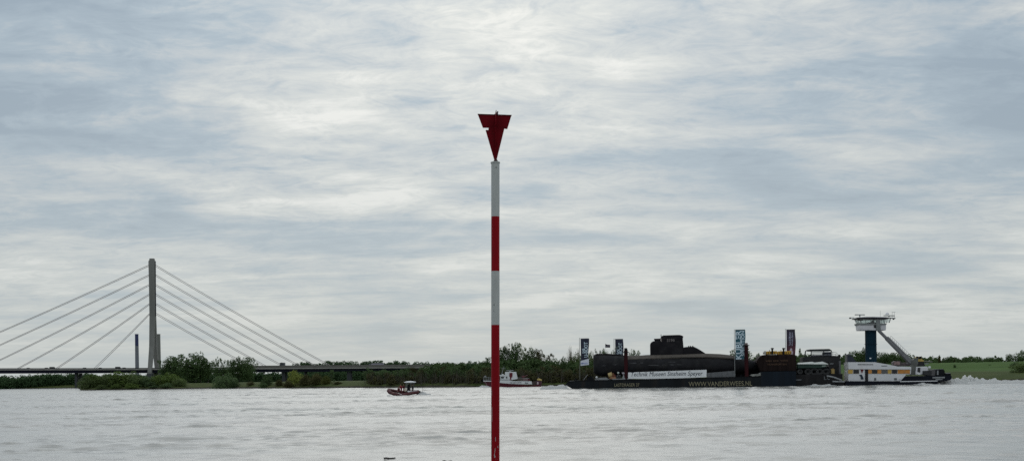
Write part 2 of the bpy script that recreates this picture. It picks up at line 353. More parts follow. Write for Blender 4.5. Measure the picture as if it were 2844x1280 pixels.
def crown_mesh(kind, seed):
    r_ = np.random.default_rng(seed); q = []
    if kind == 'bush':
        for _ in range(26):
            a = r_.uniform(0, 6.28); rr = .40 * math.sqrt(r_.random()); z = r_.uniform(.06, .82) * (1 - .45 * (rr / .4) ** 2)
            q.append(leaves((rr * math.cos(a), rr * math.sin(a), z), 95, r_.uniform(.10, .19), .022, r_))
        q.append(leaves((0, 0, .34), 1300, .40, .022, r_, .9, .15)); q.append(leaves((0, 0, .1), 260, .47, .026, r_, .22, .5))
    elif kind == 'tree':
        for _ in range(38):
            a = r_.uniform(0, 6.28); z = r_.uniform(.16, .93); rm = .44 * math.sin(math.pi * min(1, (z - .05) / 1.0)) ** .6; rr = rm * math.sqrt(r_.random())
            q.append(leaves((rr * math.cos(a), rr * math.sin(a), z), 85, r_.uniform(.07, .15), .019, r_))
        q.append(leaves((0, 0, .52), 1500, .38, .022, r_, 1.15, .1))
    elif kind == 'open':
        for _ in range(24):
            a = r_.uniform(0, 6.28); z = r_.uniform(.3, .95); rr = .42 * math.sqrt(r_.random())
            q.append(leaves((rr * math.cos(a), rr * math.sin(a), z), 60, r_.uniform(.05, .11), .018, r_))
        p0 = np.tile([[0, 0, .25]], (40, 1)) + r_.normal(0, .03, (40, 3)); p1 = np.stack([r_.uniform(-.4, .4, 40), r_.uniform(-.4, .4, 40), r_.uniform(.4, .95, 40)], 1)
        q.append(sticks(p0, p1, .006)); q.append(leaves((0, 0, .5), 650, .34, .022, r_, 1.2, .1))
    elif kind == 'poplar':
        for _ in range(22):
            a = r_.uniform(0, 6.28); z = r_.uniform(.1, .93); rr = .32 * math.sin(math.pi * (z * .9 + .08)) ** .7 * math.sqrt(r_.random())
            q.append(leaves((rr * math.cos(a), rr * math.sin(a), z), 80, r_.uniform(.07, .12), .02, r_, .8))
    elif kind == 'conical':
        for _ in range(30):
            a = r_.uniform(0, 6.28); z = r_.uniform(.05, .96); rr = .42 * (1 - z) * math.sqrt(r_.random())
            q.append(leaves((rr * math.cos(a), rr * math.sin(a), z), 60, .05 + .1 * (1 - z), .02, r_, .7))
    elif kind in ('brush', 'twiggy'):
        n = 900 if kind == 'brush' else 260
        x, y = r_.normal(0, .2, n), r_.normal(0, .2, n); h = (1 - .9 * (x * x + y * y) / .25).clip(.25, 1) * r_.uniform(.55, 1.0, n)
        p0 = np.stack([x * (.6 if kind == 'brush' else .12), y * (.6 if kind == 'brush' else .12), np.full(n, .0 if kind == 'brush' else .15) + r_.random(n) * .25 * h], 1)
        p1 = np.stack([x * 1.15 + r_.normal(0, .05, n), y * 1.15 + r_.normal(0, .05, n), h], 1)
        q.append(sticks(p0, p1, .007))
        for i in range(24 if kind == 'brush' else 18):
            k = r_.integers(n); c_ = p0[k] * .35 + p1[k] * .65
            q.append(leaves(c_, 55 if kind == 'brush' else 22, .1 if kind == 'brush' else .07, .017, r_, 1.3, .2))
        if kind == 'brush': q.append(leaves((0, 0, .3), 420, .36, .025, r_, .8, .2))
    v_, f_ = pack(q); v_[:, 2] = np.maximum(v_[:, 2], .0); v_[:, 2] *= 1 / np.percentile(v_[:, 2], 99.3)
    v_[:, :2] *= .5 / np.percentile(np.abs(v_[:, :2]), 99)
    return np_mesh(kind + '_crown', v_, f_, LEAF)
CR = {k: [crown_mesh(k, 100 * i + 7) for i in range(n)] for k, n in (('bush', 6), ('tree', 6), ('open', 4), ('poplar', 3), ('conical', 2), ('brush', 4), ('twiggy', 3))}
tm = MB(); tm.tube([(0, 0, -.05), (.006, 0, .3), (-.01, .01, .62), (.01, 0, .85)], .022, 7, .005)
for _ in range(7):
    a = rnd.uniform(0, 6.28); z = rnd.uniform(.22, .5); l = rnd.uniform(.18, .34)
    tm.tube([(0, 0, z), (l * .5 * math.cos(a), l * .5 * math.sin(a), z + .13), (l * math.cos(a), l * math.sin(a), z + .32)], .010, 5, .003)
t0_ = tm.build('trunk', BARK); TR = t0_.data; bpy.data.objects.remove(t0_)
sm = MB()
for _ in range(9):
    a = rnd.uniform(0, 6.28); sm.tube([(0.04 * math.cos(a), .04 * math.sin(a), -.05), (.15 * math.cos(a), .15 * math.sin(a), .3), (.24 * math.cos(a), .24 * math.sin(a), .62)], .010, 5, .003)
t0_ = sm.build('stems', BARK); ST = t0_.data; bpy.data.objects.remove(t0_)
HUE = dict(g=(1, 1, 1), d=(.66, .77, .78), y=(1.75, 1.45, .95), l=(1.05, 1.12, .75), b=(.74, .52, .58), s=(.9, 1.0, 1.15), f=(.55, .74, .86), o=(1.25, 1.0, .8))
cnt = {k: 0 for k in CR}
def plant(px, hw, top, d, kind, hue, label, cat=None, group=None, tscale=1.):
    z0 = float(gz(px, d)) - .15
    pt = at(px, top, d); hgt = (pt.z - z0) * 1.03; wid = 2.1 * hw / 3000 * d
    nm = {'bush': 'willow_bush', 'tree': 'leafy_tree', 'open': 'leafy_tree', 'poplar': 'poplar_tree', 'conical': 'conifer_tree', 'brush': 'scrub_bush', 'twiggy': 'bare_tree'}[kind]
    o = bpy.data.objects.new(nm, None); C.objects.link(o); o.location = (pt.x, d, z0); o.rotation_euler = (0, 0, rnd.uniform(0, 6.28))
    tag(o, label, cat or ('tree' if 'tree' in nm else 'bush'), group)
    c_ = bpy.data.objects.new('crown', CR[kind][cnt[kind] % len(CR[kind])]); C.objects.link(c_); c_.parent = o; cnt[kind] += 1
    c_.scale = (wid, wid, hgt); j = rnd.uniform(.76, 1.28); h_ = HUE[hue]; c_.color = (h_[0] * j, h_[1] * j, h_[2] * j, 1)
    b_ = bpy.data.objects.new('stems' if kind in ('bush', 'brush') else 'trunk', ST if kind in ('bush', 'brush') else TR); C.objects.link(b_); b_.parent = o; b_.scale = (wid, wid, hgt)
W = 'willows standing in the water left of the pylon foot'
V = [
 (240, 26, 1048, 634, 'bush', 'g', 'leftmost willow bush of the clump standing out in the river', W),
 (268, 32, 1041, 640, 'bush', 'l', 'green willow under the bridge deck, second from the clump\'s river tip', W),
 (305, 34, 1037, 638, 'bush', 'g', 'round willow in the clump just left of its highest crown', W),
 (345, 40, 1033, 640, 'bush', 'l', 'highest and broadest willow of the clump, its top touching the bridge deck', W),
 (384, 30, 1041, 636, 'bush', 'g', 'willow of the clump below the blue-topped chimney', W),
 (412, 24, 1046, 634, 'bush', 's', 'low greyish willow at the foot of the bridge pylon', W),
 (442, 26, 1042, 636, 'bush', 'l', 'bright willow right of the pylon foot', W),
 (474, 30, 1037, 640, 'bush', 'l', 'large yellow-green willow right of the pylon, in front of the tall dark trees', W),
 (500, 20, 1051, 634, 'bush', 'g', 'rightmost sloping willow of the clump, beside the open grass', W),
 (283, 16, 1068, 627, 'bush', 'g', 'small waterside bush at the foot of the left willows', 'low bushes at the willow clump\'s waterline'),
 (322, 15, 1066, 627, 'bush', 'l', 'small pale waterside bush below the highest willow', 'low bushes at the willow clump\'s waterline'),
 (366, 18, 1064, 627, 'bush', 'l', 'pale green waterside bush under the blue-topped chimney', 'low bushes at the willow clump\'s waterline'),
 (428, 13, 1070, 627, 'bush', 's', 'tiny grey-green waterside bush right below the pylon', 'low bushes at the willow clump\'s waterline'),
 (462, 17, 1063, 627, 'bush', 's', 'low rounded waterside bush under the large yellow-green willow', 'low bushes at the willow clump\'s waterline'),
 (455, 20, 1002, 720, 'open', 'd', 'loose dark tree with sky gaps right beside the pylon leg', 'tall trees right of the pylon'),
 (483, 26, 992, 720, 'tree', 'd', 'dark tall tree, left shoulder of the biggest tree group', 'tall trees right of the pylon'),
 (520, 42, 984, 712, 'tree', 'd', 'biggest dark tree of the bank, crown rising right of the pylon', 'tall trees right of the pylon'),
 (556, 30, 990, 716, 'tree', 'd', 'dark tree forming the right shoulder of the biggest tree group', 'tall trees right of the pylon'),
 (578, 16, 1012, 716, 'open', 'd', 'low dark tree in the dip between the two tall tree groups', 'tall trees right of the pylon'),
 (602, 13, 995, 700, 'open', 'd', 'slim airy tree at the left end of the second tree group', 'airy dark trees before the bridge deck'),
 (622, 13, 997, 704, 'open', 'd', 'airy tree with a pale gap on its left, second tree group', 'airy dark trees before the bridge deck'),
 (640, 15, 1001, 700, 'open', 'd', 'low airy tree in the middle of the second tree group', 'airy dark trees before the bridge deck'),
 (664, 26, 996, 702, 'tree', 'd', 'dense dark tree where the lowest right stay cable ends', 'airy dark trees before the bridge deck'),
 (690, 22, 995, 700, 'tree', 'd', 'round dark tree at the right end of the second tree group', 'airy dark trees before the bridge deck'),
 (622, 34, 1042, 598, 'bush', 's', 'broad round grey-green willow on the waterline below the airy trees', None),
 (652, 14, 1056, 594, 'bush', 'd', 'small dark bush leaning on the broad grey-green willow', None),
 (696, 12, 1059, 580, 'bush', 'b', 'small isolated brownish bush on the waterline', None),
 (742, 17, 1041, 566, 'bush', 'd', 'upright dark bush standing alone before the bridge pier', None),
 (730, 12, 1062, 560, 'bush', 'd', 'low dark bush at the upright bush\'s left foot', None),
 (776, 15, 1054, 556, 'brush', 'b', 'low brown bush right of the bridge pier', None),
 (822, 23, 1031, 548, 'bush', 'y', 'yellow-green tree, the brightest under the bridge deck', None),
 (800, 16, 1056, 544, 'brush', 'b', 'brown bush at the left foot of the yellow-green tree', None),
 (848, 22, 1041, 540, 'brush', 'b', 'twiggy brown scrub right of the yellow-green tree', 'brown scrub left of the grass gap'),
 (878, 24, 1038, 536, 'brush', 'b', 'widest twiggy brown scrub left of the grass gap', 'brown scrub left of the grass gap'),
 (906, 18, 1043, 532, 'brush', 'o', 'olive brown scrub left of the slim tree', 'brown scrub left of the grass gap'),
 (921, 9, 1028, 534, 'poplar', 's', 'slim grey-green tree left of the grass gap', None),
 (938, 14, 1059, 524, 'brush', 'b', 'low brown scrub at the edge of the grass gap', 'brown scrub left of the grass gap'),
 (1020, 14, 1022, 520, 'poplar', 's', 'oval grey-green tree right of the wide bridge pier', None),
 (1058, 24, 1030, 512, 'bush', 's', 'round grey-green bush left of the rescue boat canopy, under the truck', None),
 (1040, 16, 1052, 500, 'brush', 'b', 'low brown scrub at the right end of the grass gap', None),
 (1086, 18, 1044, 500, 'brush', 'b', 'brown scrub just above the rescue boat bow', None),
 (1116, 12, 1026, 506, 'poplar', 's', 'slender grey-green tree left of the rescue boat canopy', None),
 (1146, 26, 1020, 500, 'brush', 'b', 'tall brown scrub behind the rescue boat canopy', None),
 (1184, 22, 1026, 494, 'brush', 'o', 'tall olive scrub right of the rescue boat', None),
 (1216, 26, 1024, 488, 'bush', 'd', 'dark green bush midway from rescue boat to marker pole', None),
 (1250, 26, 1021, 482, 'bush', 's', 'grey-green bush, third left of the marker pole', None),
 (1284, 26, 1030, 474, 'bush', 'd', 'dark bush with grass before it, second left of the marker pole', None),
 (1318, 26, 1020, 468, 'brush', 's', 'tall upright scrub directly left of the marker pole', None),
 (1366, 22, 992, 480, 'open', 'd', 'tree whose crown shows a little left of the marker pole', 'tall trees behind the fire boat'),
 (1394, 20, 966, 484, 'tree', 'd', 'tall tree crown touching the marker pole on its right', 'tall trees behind the fire boat'),
 (1416, 18, 962, 486, 'open', 'd', 'tall tree second right of the marker pole', 'tall trees behind the fire boat'),
 (1432, 15, 957, 482, 'tree', 'd', 'highest left crown of the tall trees behind the fire boat', 'tall trees behind the fire boat'),
 (1458, 20, 957, 484, 'open', 'g', 'pointed open crown, the highest of the trees behind the fire boat', 'tall trees behind the fire boat'),
 (1472, 18, 976, 480, 'tree', 'd', 'tree on the right slope of the tall group', 'tall trees behind the fire boat'),
 (1492, 20, 974, 484, 'tree', 'b', 'brownish rounded tree above the fire boat stern', 'tall trees behind the fire boat'),
 (1518, 20, 984, 476, 'open', 'b', 'brownish thin tree left of the dip in the skyline', None),
 (1540, 20, 998, 474, 'bush', 'd', 'low dark tree at the dip in the skyline', None),
 (1572, 22, 996, 470, 'bush', 'd', 'dark tree right of the dip, below the bare tree', None),
 (1600, 24, 988, 474, 'bush', 'g', 'green tree behind the first flag pole', None),
 (1584, 17, 965, 478, 'twiggy', 'b', 'half bare twiggy tree left of the first flag', None),
 (1606, 14, 972, 480, 'twiggy', 'b', 'leaning bare branches between the twiggy tree and the first flag', None),
 (1626, 22, 986, 470, 'bush', 'g', 'green tree behind the first flag\'s white foot', None),
 (1646, 18, 984, 468, 'bush', 'g', 'green tree at the submarine\'s bow', None),
 (1662, 9, 973, 520, 'open', 'd', 'small tree top peeping over the submarine bow', None),
 (1680, 14, 974, 520, 'tree', 'd', 'rounded tree top under the small dark flag', None),
 (1712, 14, 972, 520, 'open', 'd', 'tree top behind the foot of the second flag', None),
 (1750, 10, 973, 520, 'open', 'd', 'tree top just right of the red post with collar', None),
 (1766, 12, 975, 524, 'tree', 'd', 'rounded tree top between red post and submarine tower', None),
 (2060, 40, 965, 505, 'bush', 'd', 'big round tree behind the blue-green flag', None),
 (2104, 9, 983, 510, 'tree', 's', 'small pale tree left of the yellow machines', None),
 (2222, 10, 969, 500, 'conical', 'd', 'dark pointed conifer left of the black pipe frame', None),
 (2236, 9, 985, 505, 'tree', 'd', 'small tree right of the pointed conifer', None),
 (2352, 20, 988, 500, 'tree', 'd', 'tree left of the dark funnel on the pusher tug', 'dark trees behind the tug\'s tower'),
 (2378, 24, 977, 505, 'tree', 'd', 'tree rising just left of the blue tower column', 'dark trees behind the tug\'s tower'),
 (2402, 20, 971, 505, 'tree', 'd', 'highest tree, half behind the blue tower column', 'dark trees behind the tug\'s tower'),
 (2446, 20, 980, 505, 'tree', 'd', 'tree just right of the blue tower column', 'dark trees behind the tug\'s tower'),
 (2470, 20, 982, 505, 'tree', 'd', 'rounded tree below the sloping stair boom', 'dark trees behind the tug\'s tower'),
 (2496, 18, 987, 505, 'tree', 'd', 'low tree under the foot of the stair boom', 'dark trees behind the tug\'s tower'),
 (2590, 14, 994, 540, 'tree', 'd', 'first low tree on the dyke right of the tug', 'trees along the dyke crest'),
 (2609, 7, 988, 540, 'conical', 'b', 'narrow dark spire-shaped tree on the dyke', 'trees along the dyke crest'),
 (2634, 17, 993, 540, 'tree', 'd', 'broad low tree right of the spire-shaped tree', 'trees along the dyke crest'),
 (2650, 4, 989, 540, 'twiggy', 'b', 'thin bare tree on the dyke, between two broad trees', 'trees along the dyke crest'),
 (2664, 10, 996, 540, 'tree', 'd', 'small rounded tree right of the thin bare tree', 'trees along the dyke crest'),
 (2684, 15, 993, 540, 'tree', 'd', 'humped tree above the foam peak', 'trees along the dyke crest'),
 (2716, 14, 999, 540, 'tree', 'd', 'lowest flat tree on the dyke crest', 'trees along the dyke crest'),
 (2749, 14, 993, 540, 'tree', 'd', 'domed tree in the right half of the dyke row', 'trees along the dyke crest'),
 (2772, 10, 998, 540, 'tree', 'd', 'small tree before the gap in the dyke row', 'trees along the dyke crest'),
 (2802, 12, 985, 520, 'tree', 'd', 'upright dark tree right of the gap in the dyke row', 'trees along the dyke crest'),
 (2836, 24, 977, 520, 'tree', 'd', 'tallest tree of the dyke row at the right edge', 'trees along the dyke crest'),
 (2834, 27, 1006, 392, 'bush', 'g', 'large bush on the waterline at the right edge', None),
 (2818, 11, 1005, 430, 'bush', 's', 'small grey bush behind the large bush at the right edge', None),
 (2652, 4, 1012, 440, 'bush', 'd', 'tiny bush on the dyke slope, left one', None),
 (2749, 5, 1012, 440, 'bush', 'd', 'tiny bush on the dyke slope, right one', None),
]
for (px, hw, top, d, kind, hue, lab, grp) in V: plant(px, hw, top, d, kind, hue, lab, None, grp)
# woods and scrub that read as one mass
def mass(name, label, items, hue, r_, kinds='tree'):
    q = []
    for (px, d, h, wd) in items:
        x = ray(px, 1052)[0] * d; z0 = float(gz(px, d)); n = r_.integers(8, 11)
        for _ in range(n):
            cz = z0 + h * r_.uniform(.12, .88); q.append(leaves((x + r_.normal(0, wd * .25), d + r_.normal(0, wd * .25), cz), 60, wd * r_.uniform(.16, .3), .055 * wd, r_, 1))
        q.append(leaves((x, d, z0 + h * .08), 90, wd * .5, .07 * wd, r_, .5, .2)); q.append(leaves((x, d, z0 + h * .4), 110, wd * .5, .07 * wd, r_, h / wd * .8, .2))
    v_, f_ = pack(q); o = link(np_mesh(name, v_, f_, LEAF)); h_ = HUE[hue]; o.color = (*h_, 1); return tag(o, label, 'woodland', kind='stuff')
r3 = np.random.default_rng(21); it = []
for px in np.arange(806, 1420, 7.5):
    tp = np.interp(px, [806, 835, 880, 900, 1000, 1045, 1100, 1200, 1260, 1310, 1420], [1014, 1003, 1006, 1000, 1002, 998, 1001, 1004, 1006, 1004, 1006]) + r3.normal(0, 1.0)
    for d in (1210, 1260):
        pt = at(px, tp, d); it.append((px + r3.normal(0, 2), d, pt.z - 3.2, 11))
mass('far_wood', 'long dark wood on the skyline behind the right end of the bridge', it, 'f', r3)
it = [(px + r3.normal(0, 3), d, at(px, np.interp(px, [-300, 0, 60, 100, 140, 215, 300, 420], [1040, 1044, 1047, 1042, 1041, 1040, 1044, 1046]) + r3.normal(0, 1.6), d).z - 3, 12) for px in np.arange(-300, 430, 8) for d in (1160, 1200)]
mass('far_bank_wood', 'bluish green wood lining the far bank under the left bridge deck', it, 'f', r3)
it = [(px + r3.normal(0, 2), 1180 + r3.normal(0, 10), at(px, 1034 + r3.normal(0, 2.5), 1180).z - 3, 12) for px in np.arange(440, 1120, 9)]
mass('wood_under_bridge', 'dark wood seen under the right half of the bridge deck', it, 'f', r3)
it = [(px + r3.normal(0, 4), float(shore(px)) + 8 + r3.uniform(0, 12), r3.choice([1.8, 2.8, 4.2, 5.6]) * r3.uniform(.8, 1.2), r3.uniform(2.6, 5)) for px in list(np.arange(1030, 1345, 9)) + list(np.arange(1345, 1700, 8)) * 2]
mass('riverside_scrub', 'low brownish scrub along the waterline behind the boats', it, 'b', r3)
it = [(px + r3.normal(0, 4), float(shore(px)) + 14 + r3.uniform(0, 10), r3.uniform(3.5, 7.5), r3.uniform(3, 6)) for px in np.arange(1030, 1700, 10)]
mass('riverside_bushes', 'dark green bushes mixed into the scrub behind the boats', it, 'd', r3)
it = []
for px in np.arange(1030, 1690, 5):
    d = float(shore(px)) + 7 + r3.uniform(0, 5); x = ray(px, 1052)[0] * d; n = 9; a_ = np.stack([x + r3.normal(0, 1.0, n), d + r3.normal(0, 1, n), np.full(n, 1.0)], 1); it.append(sticks(a_, a_ + np.stack([r3.normal(0, .8, n), r3.normal(0, .8, n), r3.uniform(2.5, 6.5, n)], 1), .07))
v_, f_ = pack(it); o = link(np_mesh('riverside_stems', v_, f_, mat('pale_stems', (.085, .078, .062), .9, .3, 2))); tag(o, 'thin pale upright stems standing in the waterside scrub', 'scrub', kind='stuff')
it = [(px + r3.normal(0, 3), float(shore(px)) + 28 + r3.uniform(0, 14), at(px, np.interp(px, [1345, 1400, 1500, 1560, 1620, 1700, 1760], [1012, 1000, 1004, 1016, 1006, 1000, 1008]), 480).z - 3, 8) for px in np.arange(1190, 1760, 7) if px > 1330 or px < 1290]
mass('bank_thicket', 'dark thicket filling the bank between fire boat and barge bow', it, 'd', r3)
it = [(px + r3.normal(0, 3), 560 + r3.normal(0, 6), at(px, 990 + r3.normal(0, 2) + (8 if px > 2540 else 0) + (6 if px < 2140 else 0), 560).z - 3.3, 9) for px in list(np.arange(1980, 2560, 9)) + list(np.arange(2580, 2780, 10))]
mass('dyke_hedge', 'dark hedge line showing over the dyke crest', it, 'd', r3)
# ------------------------------------------------------------------ cable-stayed bridge
CONC = mat('concrete', (.22, .22, .21), .85, .12, .12, streak=True, dirt=(.15, .14, .13), dirt_amt=.5, dirt_scale=.08)
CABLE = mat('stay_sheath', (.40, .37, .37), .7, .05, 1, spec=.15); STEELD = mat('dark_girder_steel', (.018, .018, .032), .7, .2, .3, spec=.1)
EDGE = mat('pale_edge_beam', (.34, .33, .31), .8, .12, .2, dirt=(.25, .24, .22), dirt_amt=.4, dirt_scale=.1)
BAR = mat('noise_barrier', (.16, .15, .14), .7, .15, .3); RAIL = mat('dark_rail', (.05, .05, .05), .6, .1)
B = Frame(427, 1110, R(5)); bridge = tag(B.empty('cable_stayed_bridge', 0, 0, 0), 'grey cable-stayed motorway bridge with one tall split pylon', 'bridge')
def bl(px, py, off=0.): return B.L(px, py, off)
def zl(px, pts): return float(np.interp(px, [a for a, _ in pts], [b for _, b in pts]))
EDG = [(-260, 1028), (0, 1026.5), (300, 1026), (600, 1024.5), (800, 1023), (1100, 1021), (1260, 1020)]
GIR = [(-260, 1038), (0, 1036.5), (300, 1035.3), (520, 1035), (700, 1033), (900, 1031.5), (1100, 1027), (1260, 1026)]
xsb = list(range(-260, 1261, 40)) + [1260]
def strip(name, m, top, bot, o0, o1, part, px0=-260, px1=1260, db=0., dt=0.):
    mb = MB(); ps = [p_ for p_ in xsb if px0 <= p_ <= px1]
    if ps[-1] != px1: ps.append(px1)
    for a, b in zip(ps[:-1], ps[1:]):
        A, A2 = bl(a, top(a) - dt, 0), bl(a, bot(a) + db, 0); B_, B2 = bl(b, top(b) - dt, 0), bl(b, bot(b) + db, 0)
        vs = [(A.x, o0, A.z), (B_.x, o0, B_.z), (B2.x, o0, B2.z), (A2.x, o0, A2.z), (A.x, o1, A.z), (B_.x, o1, B_.z), (B2.x, o1, B2.z), (A2.x, o1, A2.z)]
        mb.add(vs, [(3, 2, 1, 0), (4, 5, 6, 7), (0, 1, 5, 4), (2, 3, 7, 6)])
    return mb.build(name, m, part)
e_ = lambda p_: zl(p_, EDG); gq = lambda p_: zl(p_, GIR)
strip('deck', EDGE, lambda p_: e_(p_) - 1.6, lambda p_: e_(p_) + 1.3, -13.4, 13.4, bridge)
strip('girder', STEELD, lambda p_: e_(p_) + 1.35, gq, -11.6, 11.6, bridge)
strip('edge_rail', RAIL, lambda p_: e_(p_) - 4.2, lambda p_: e_(p_) - 1.65, -13.3, -13.15, bridge, -260, 700)
strip('noise_barrier', BAR, lambda p_: e_(p_) - 8.5, lambda p_: e_(p_) - 1.65, -13.3, -13.1, bridge, 700, 1260)
strip('noise_barrier', BAR, lambda p_: e_(p_) - 8.3, lambda p_: e_(p_) - 1.65, 13.1, 13.3, bridge, 700, 1260)
# pylon: solid shaft, two splayed legs going through the deck
pt_, pb_ = bl(427, 718), bl(427, 875); xs_ = 0.
py = MB()
def taper(mb, lvl):                                           # (z, x0, x1, y0, y1)
    vs = [q for (z, x0, x1, y0, y1) in lvl for q in ((x0, y0, z), (x1, y0, z), (x1, y1, z), (x0, y1, z))]
    fs = [(3, 2, 1, 0), tuple(range(4 * len(lvl) - 4, 4 * len(lvl)))]
    for i in range(len(lvl) - 1):
        for k in range(4): fs.append((4 * i + k, 4 * i + (k + 1) % 4, 4 * i + 4 + (k + 1) % 4, 4 * i + 4 + k))
    return mb.add(vs, fs)
zT, zC, zS, zD = pt_.z, bl(427, 878).z, bl(427, 962).z, bl(427, 1026).z
taper(py, [(zC, -2.6, 2.6, -3.6, 3.6), (zT - 2.2, -3.0, 3.0, -2.5, 2.5)]).build('pylon_shaft', CONC, bridge)
taper(MB(), [(zT - 2.2, -2.5, 2.5, -2.1, 2.1), (zT, -2.2, 2.2, -1.9, 1.9)]).build('pylon_cap', CONC, bridge)
for s in (-1, 1): taper(MB(), [(zC + .3, min(s * 2.6, s * 3.0), max(s * 2.6, s * 3.0), -1.1, 1.1), (zT - 3, min(s * 3.0, s * 3.5), max(s * 3.0, s * 3.5), -1., 1.)]).build('anchor_strip', STEELD, bridge)
for s in (-1, 1):
    leg = MB(); ya = s * 1.9
    taper(MB(), [(-4, -2.9, 2.9, s * 19.5 - 2.8, s * 19.5 + 2.8), (zD - 4, -2.7, 2.7, s * 16 - 2.4, s * 16 + 2.4)]).build('leg_foot', mat('shaded_concrete', (.06, .066, .07), .8, .2, .2), bridge)  # shade below the deck is put into the foot's darker concrete colour
    taper(leg, [(zD - 4, -1.9, 1.9, s * 16 - 1.7, s * 16 + 1.7), (zD - 2, -1.9, 1.9, s * 15.8 - 1.7, s * 15.8 + 1.7), (zS, -2.2, 2.2, min(ya * 3.3 - 2, ya * 3.3 + 2), max(ya * 3.3 - 2, ya * 3.3 + 2)), (zC, -2.6, 2.6, min(0, s * 3.55), max(0, s * 3.55))])
    leg.build('pylon_leg', CONC, bridge)
MB().box((0, 0, zD - 5), (5, 34, 3.6)).build('cross_beam', CONC, bridge)
YP = [735, 762, 789, 815.6, 842, 869]
YL = [(-249, 1022), (-155, 1022), (-57, 1022), (43, 1022), (151, 1022), (258, 1022)]
YR = [(925, 1015.5), (885, 1016), (842, 1017), (797, 1017.5), (750, 1018.5), (708, 1019)]
for k in range(6):
    for (ex, ey), s in ((YL[k], -1), (YR[k], 1)):
        for dz in (0, 1.9):
            a = bl(427, YP[k]); a = Vector((s * 3.2, -.45 if dz else .45, a.z - dz * .8)); b = bl(ex, ey); b = Vector((b.x + dz * .9 * (1 if s < 0 else -1) * 1.4, a.y, b.z - 1.0))
            n = 10; path = []
            for i in range(n + 1):
                q = a.lerp(b, i / n); q.z -= 4 * (i / n) * (1 - i / n) * (a - b).length * .006; path.append(q)
            MB().tube(path, .25, 6).build('stay_cable', CABLE, bridge)
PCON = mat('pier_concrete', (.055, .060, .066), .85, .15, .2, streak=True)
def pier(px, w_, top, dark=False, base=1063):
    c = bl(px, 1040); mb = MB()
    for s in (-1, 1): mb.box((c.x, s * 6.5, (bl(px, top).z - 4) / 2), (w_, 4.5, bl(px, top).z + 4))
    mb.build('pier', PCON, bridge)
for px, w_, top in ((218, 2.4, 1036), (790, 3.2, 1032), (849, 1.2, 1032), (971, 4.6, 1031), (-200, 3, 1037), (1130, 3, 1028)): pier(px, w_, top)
gp = MB(); c = bl(787, 1013)                                   # sign gantry over the road
gp.box((c.x, -12.6, c.z - .3), (.5, .5, 6)); gp.box((c.x, 12.6, c.z - .3), (.5, .5, 6)); gp.box((c.x, 0, c.z + 2), (.6, 25.4, .5)); 
gq_ = gp.build('sign_gantry', RAIL, bridge); MB().box((c.x - .1, -6, c.z + .6), (4.8, 8, 3.4)).build('sign_board', mat('sign_back', (.1, .11, .12), .6), bridge)
# vehicles on the deck
CARL = [('dark estate car', (.03, .03, .035), 138, 0), ('black van', (.02, .02, .02), 153, 1), ('white car', (.5, .5, .5), 88, 0), ('dark car', (.03, .03, .04), 243, 0), ('grey car', (.15, .15, .16), 286, 0), ('dark van', (.02, .025, .03), 334, 1), ('pale van', (.6, .6, .58), 1178, 1), ('dark car', (.03, .03, .03), 352, 0)]
def car(px, col, van, label, off=-8.):
    c = bl(px, e_(px) - 1.6); L_, H_ = (5.4, 2.3) if van else (4.4, 1.5)
    o = tag(B.empty('van' if van else 'car', c.x, off, c.z), label, 'van' if van else 'car', 'vehicles crossing the bridge')
    m = mat('paint_%s' % label[:12].replace(' ', '_'), col, .3, .05)
    x = c.x; z = c.z + .3
    pts = [(-L_ / 2, 0), (L_ / 2, 0), (L_ / 2, .55), (L_ * .33, .7), (L_ * .2, H_ - .3), (-L_ * .42, H_ - .3), (-L_ / 2, .7)] if not van else [(-L_ / 2, 0), (L_ / 2, 0), (L_ / 2, .8), (L_ * .38, H_ - .4), (L_ * .3, H_ - .3), (-L_ / 2, H_ - .3)]
    MB().prism([(x + a, z + b) for a, b in pts], off - .85, off + .85).build('body', m, o)
    MB().prism([(x - L_ * .3, z + (.7 if not van else 1.1)), (x + L_ * .22, z + (.7 if not van else 1.1)), (x + L_ * .17, z + H_ - .45), (x - L_ * .3, z + H_ - .45)], off - .87, off + .87).build('side_glass', mat('car_glass', (.02, .025, .03), .1), o)
    for a in (-.32, .32):
        wv = MB(); wv.tube([(x + a * L_, off - .9, z + .02), (x + a * L_, off + .9, z + .02)], .32, 10); wv.build('wheel', RAIL, o)
CL = ['dark estate car on the bridge deck near the left frame edge', 'black van following a dark car under the fifth stay cable foot', 'white car farthest left on the bridge deck', 'dark car near the foot of the shortest left stay cable', 'grey car just right of the shortest left stay cable foot', 'dark van left of the blue-topped chimney on the bridge', 'pale van at the far right end of the bridge deck', 'dark car between the dark van and the chimney foot']
for (n_, col, px, van), lb in zip(CARL, CL): car(px, col, van, lb)
c = bl(1046, e_(1046) - 1.6); tk = tag(B.empty('lorry', c.x, -8, c.z), 'lilac grey box lorry driving on the right part of the bridge', 'lorry', 'vehicles crossing the bridge')
MB().box((c.x + 1.5, -8, c.z + 2.75), (13.2, 2.5, 3.1)).build('trailer', mat('lorry_tarp', (.30, .29, .34), .6, .06, .4), tk)
MB().prism([(c.x - 8.3, c.z + .7), (c.x - 5.9, c.z + .7), (c.x - 5.9, c.z + 3.8), (c.x - 7.7, c.z + 3.8), (c.x - 8.3, c.z + 2)], -9.2, -6.8).build('cab', mat('lorry_cab', (.12, .12, .16), .4), tk)
for a in (-7, -4.2, 4.5, 5.8, 7.1): MB().tube([(c.x + a, -9.25, c.z + .5), (c.x + a, -6.75, c.z + .5)], .5, 12).build('wheel', RAIL, tk)
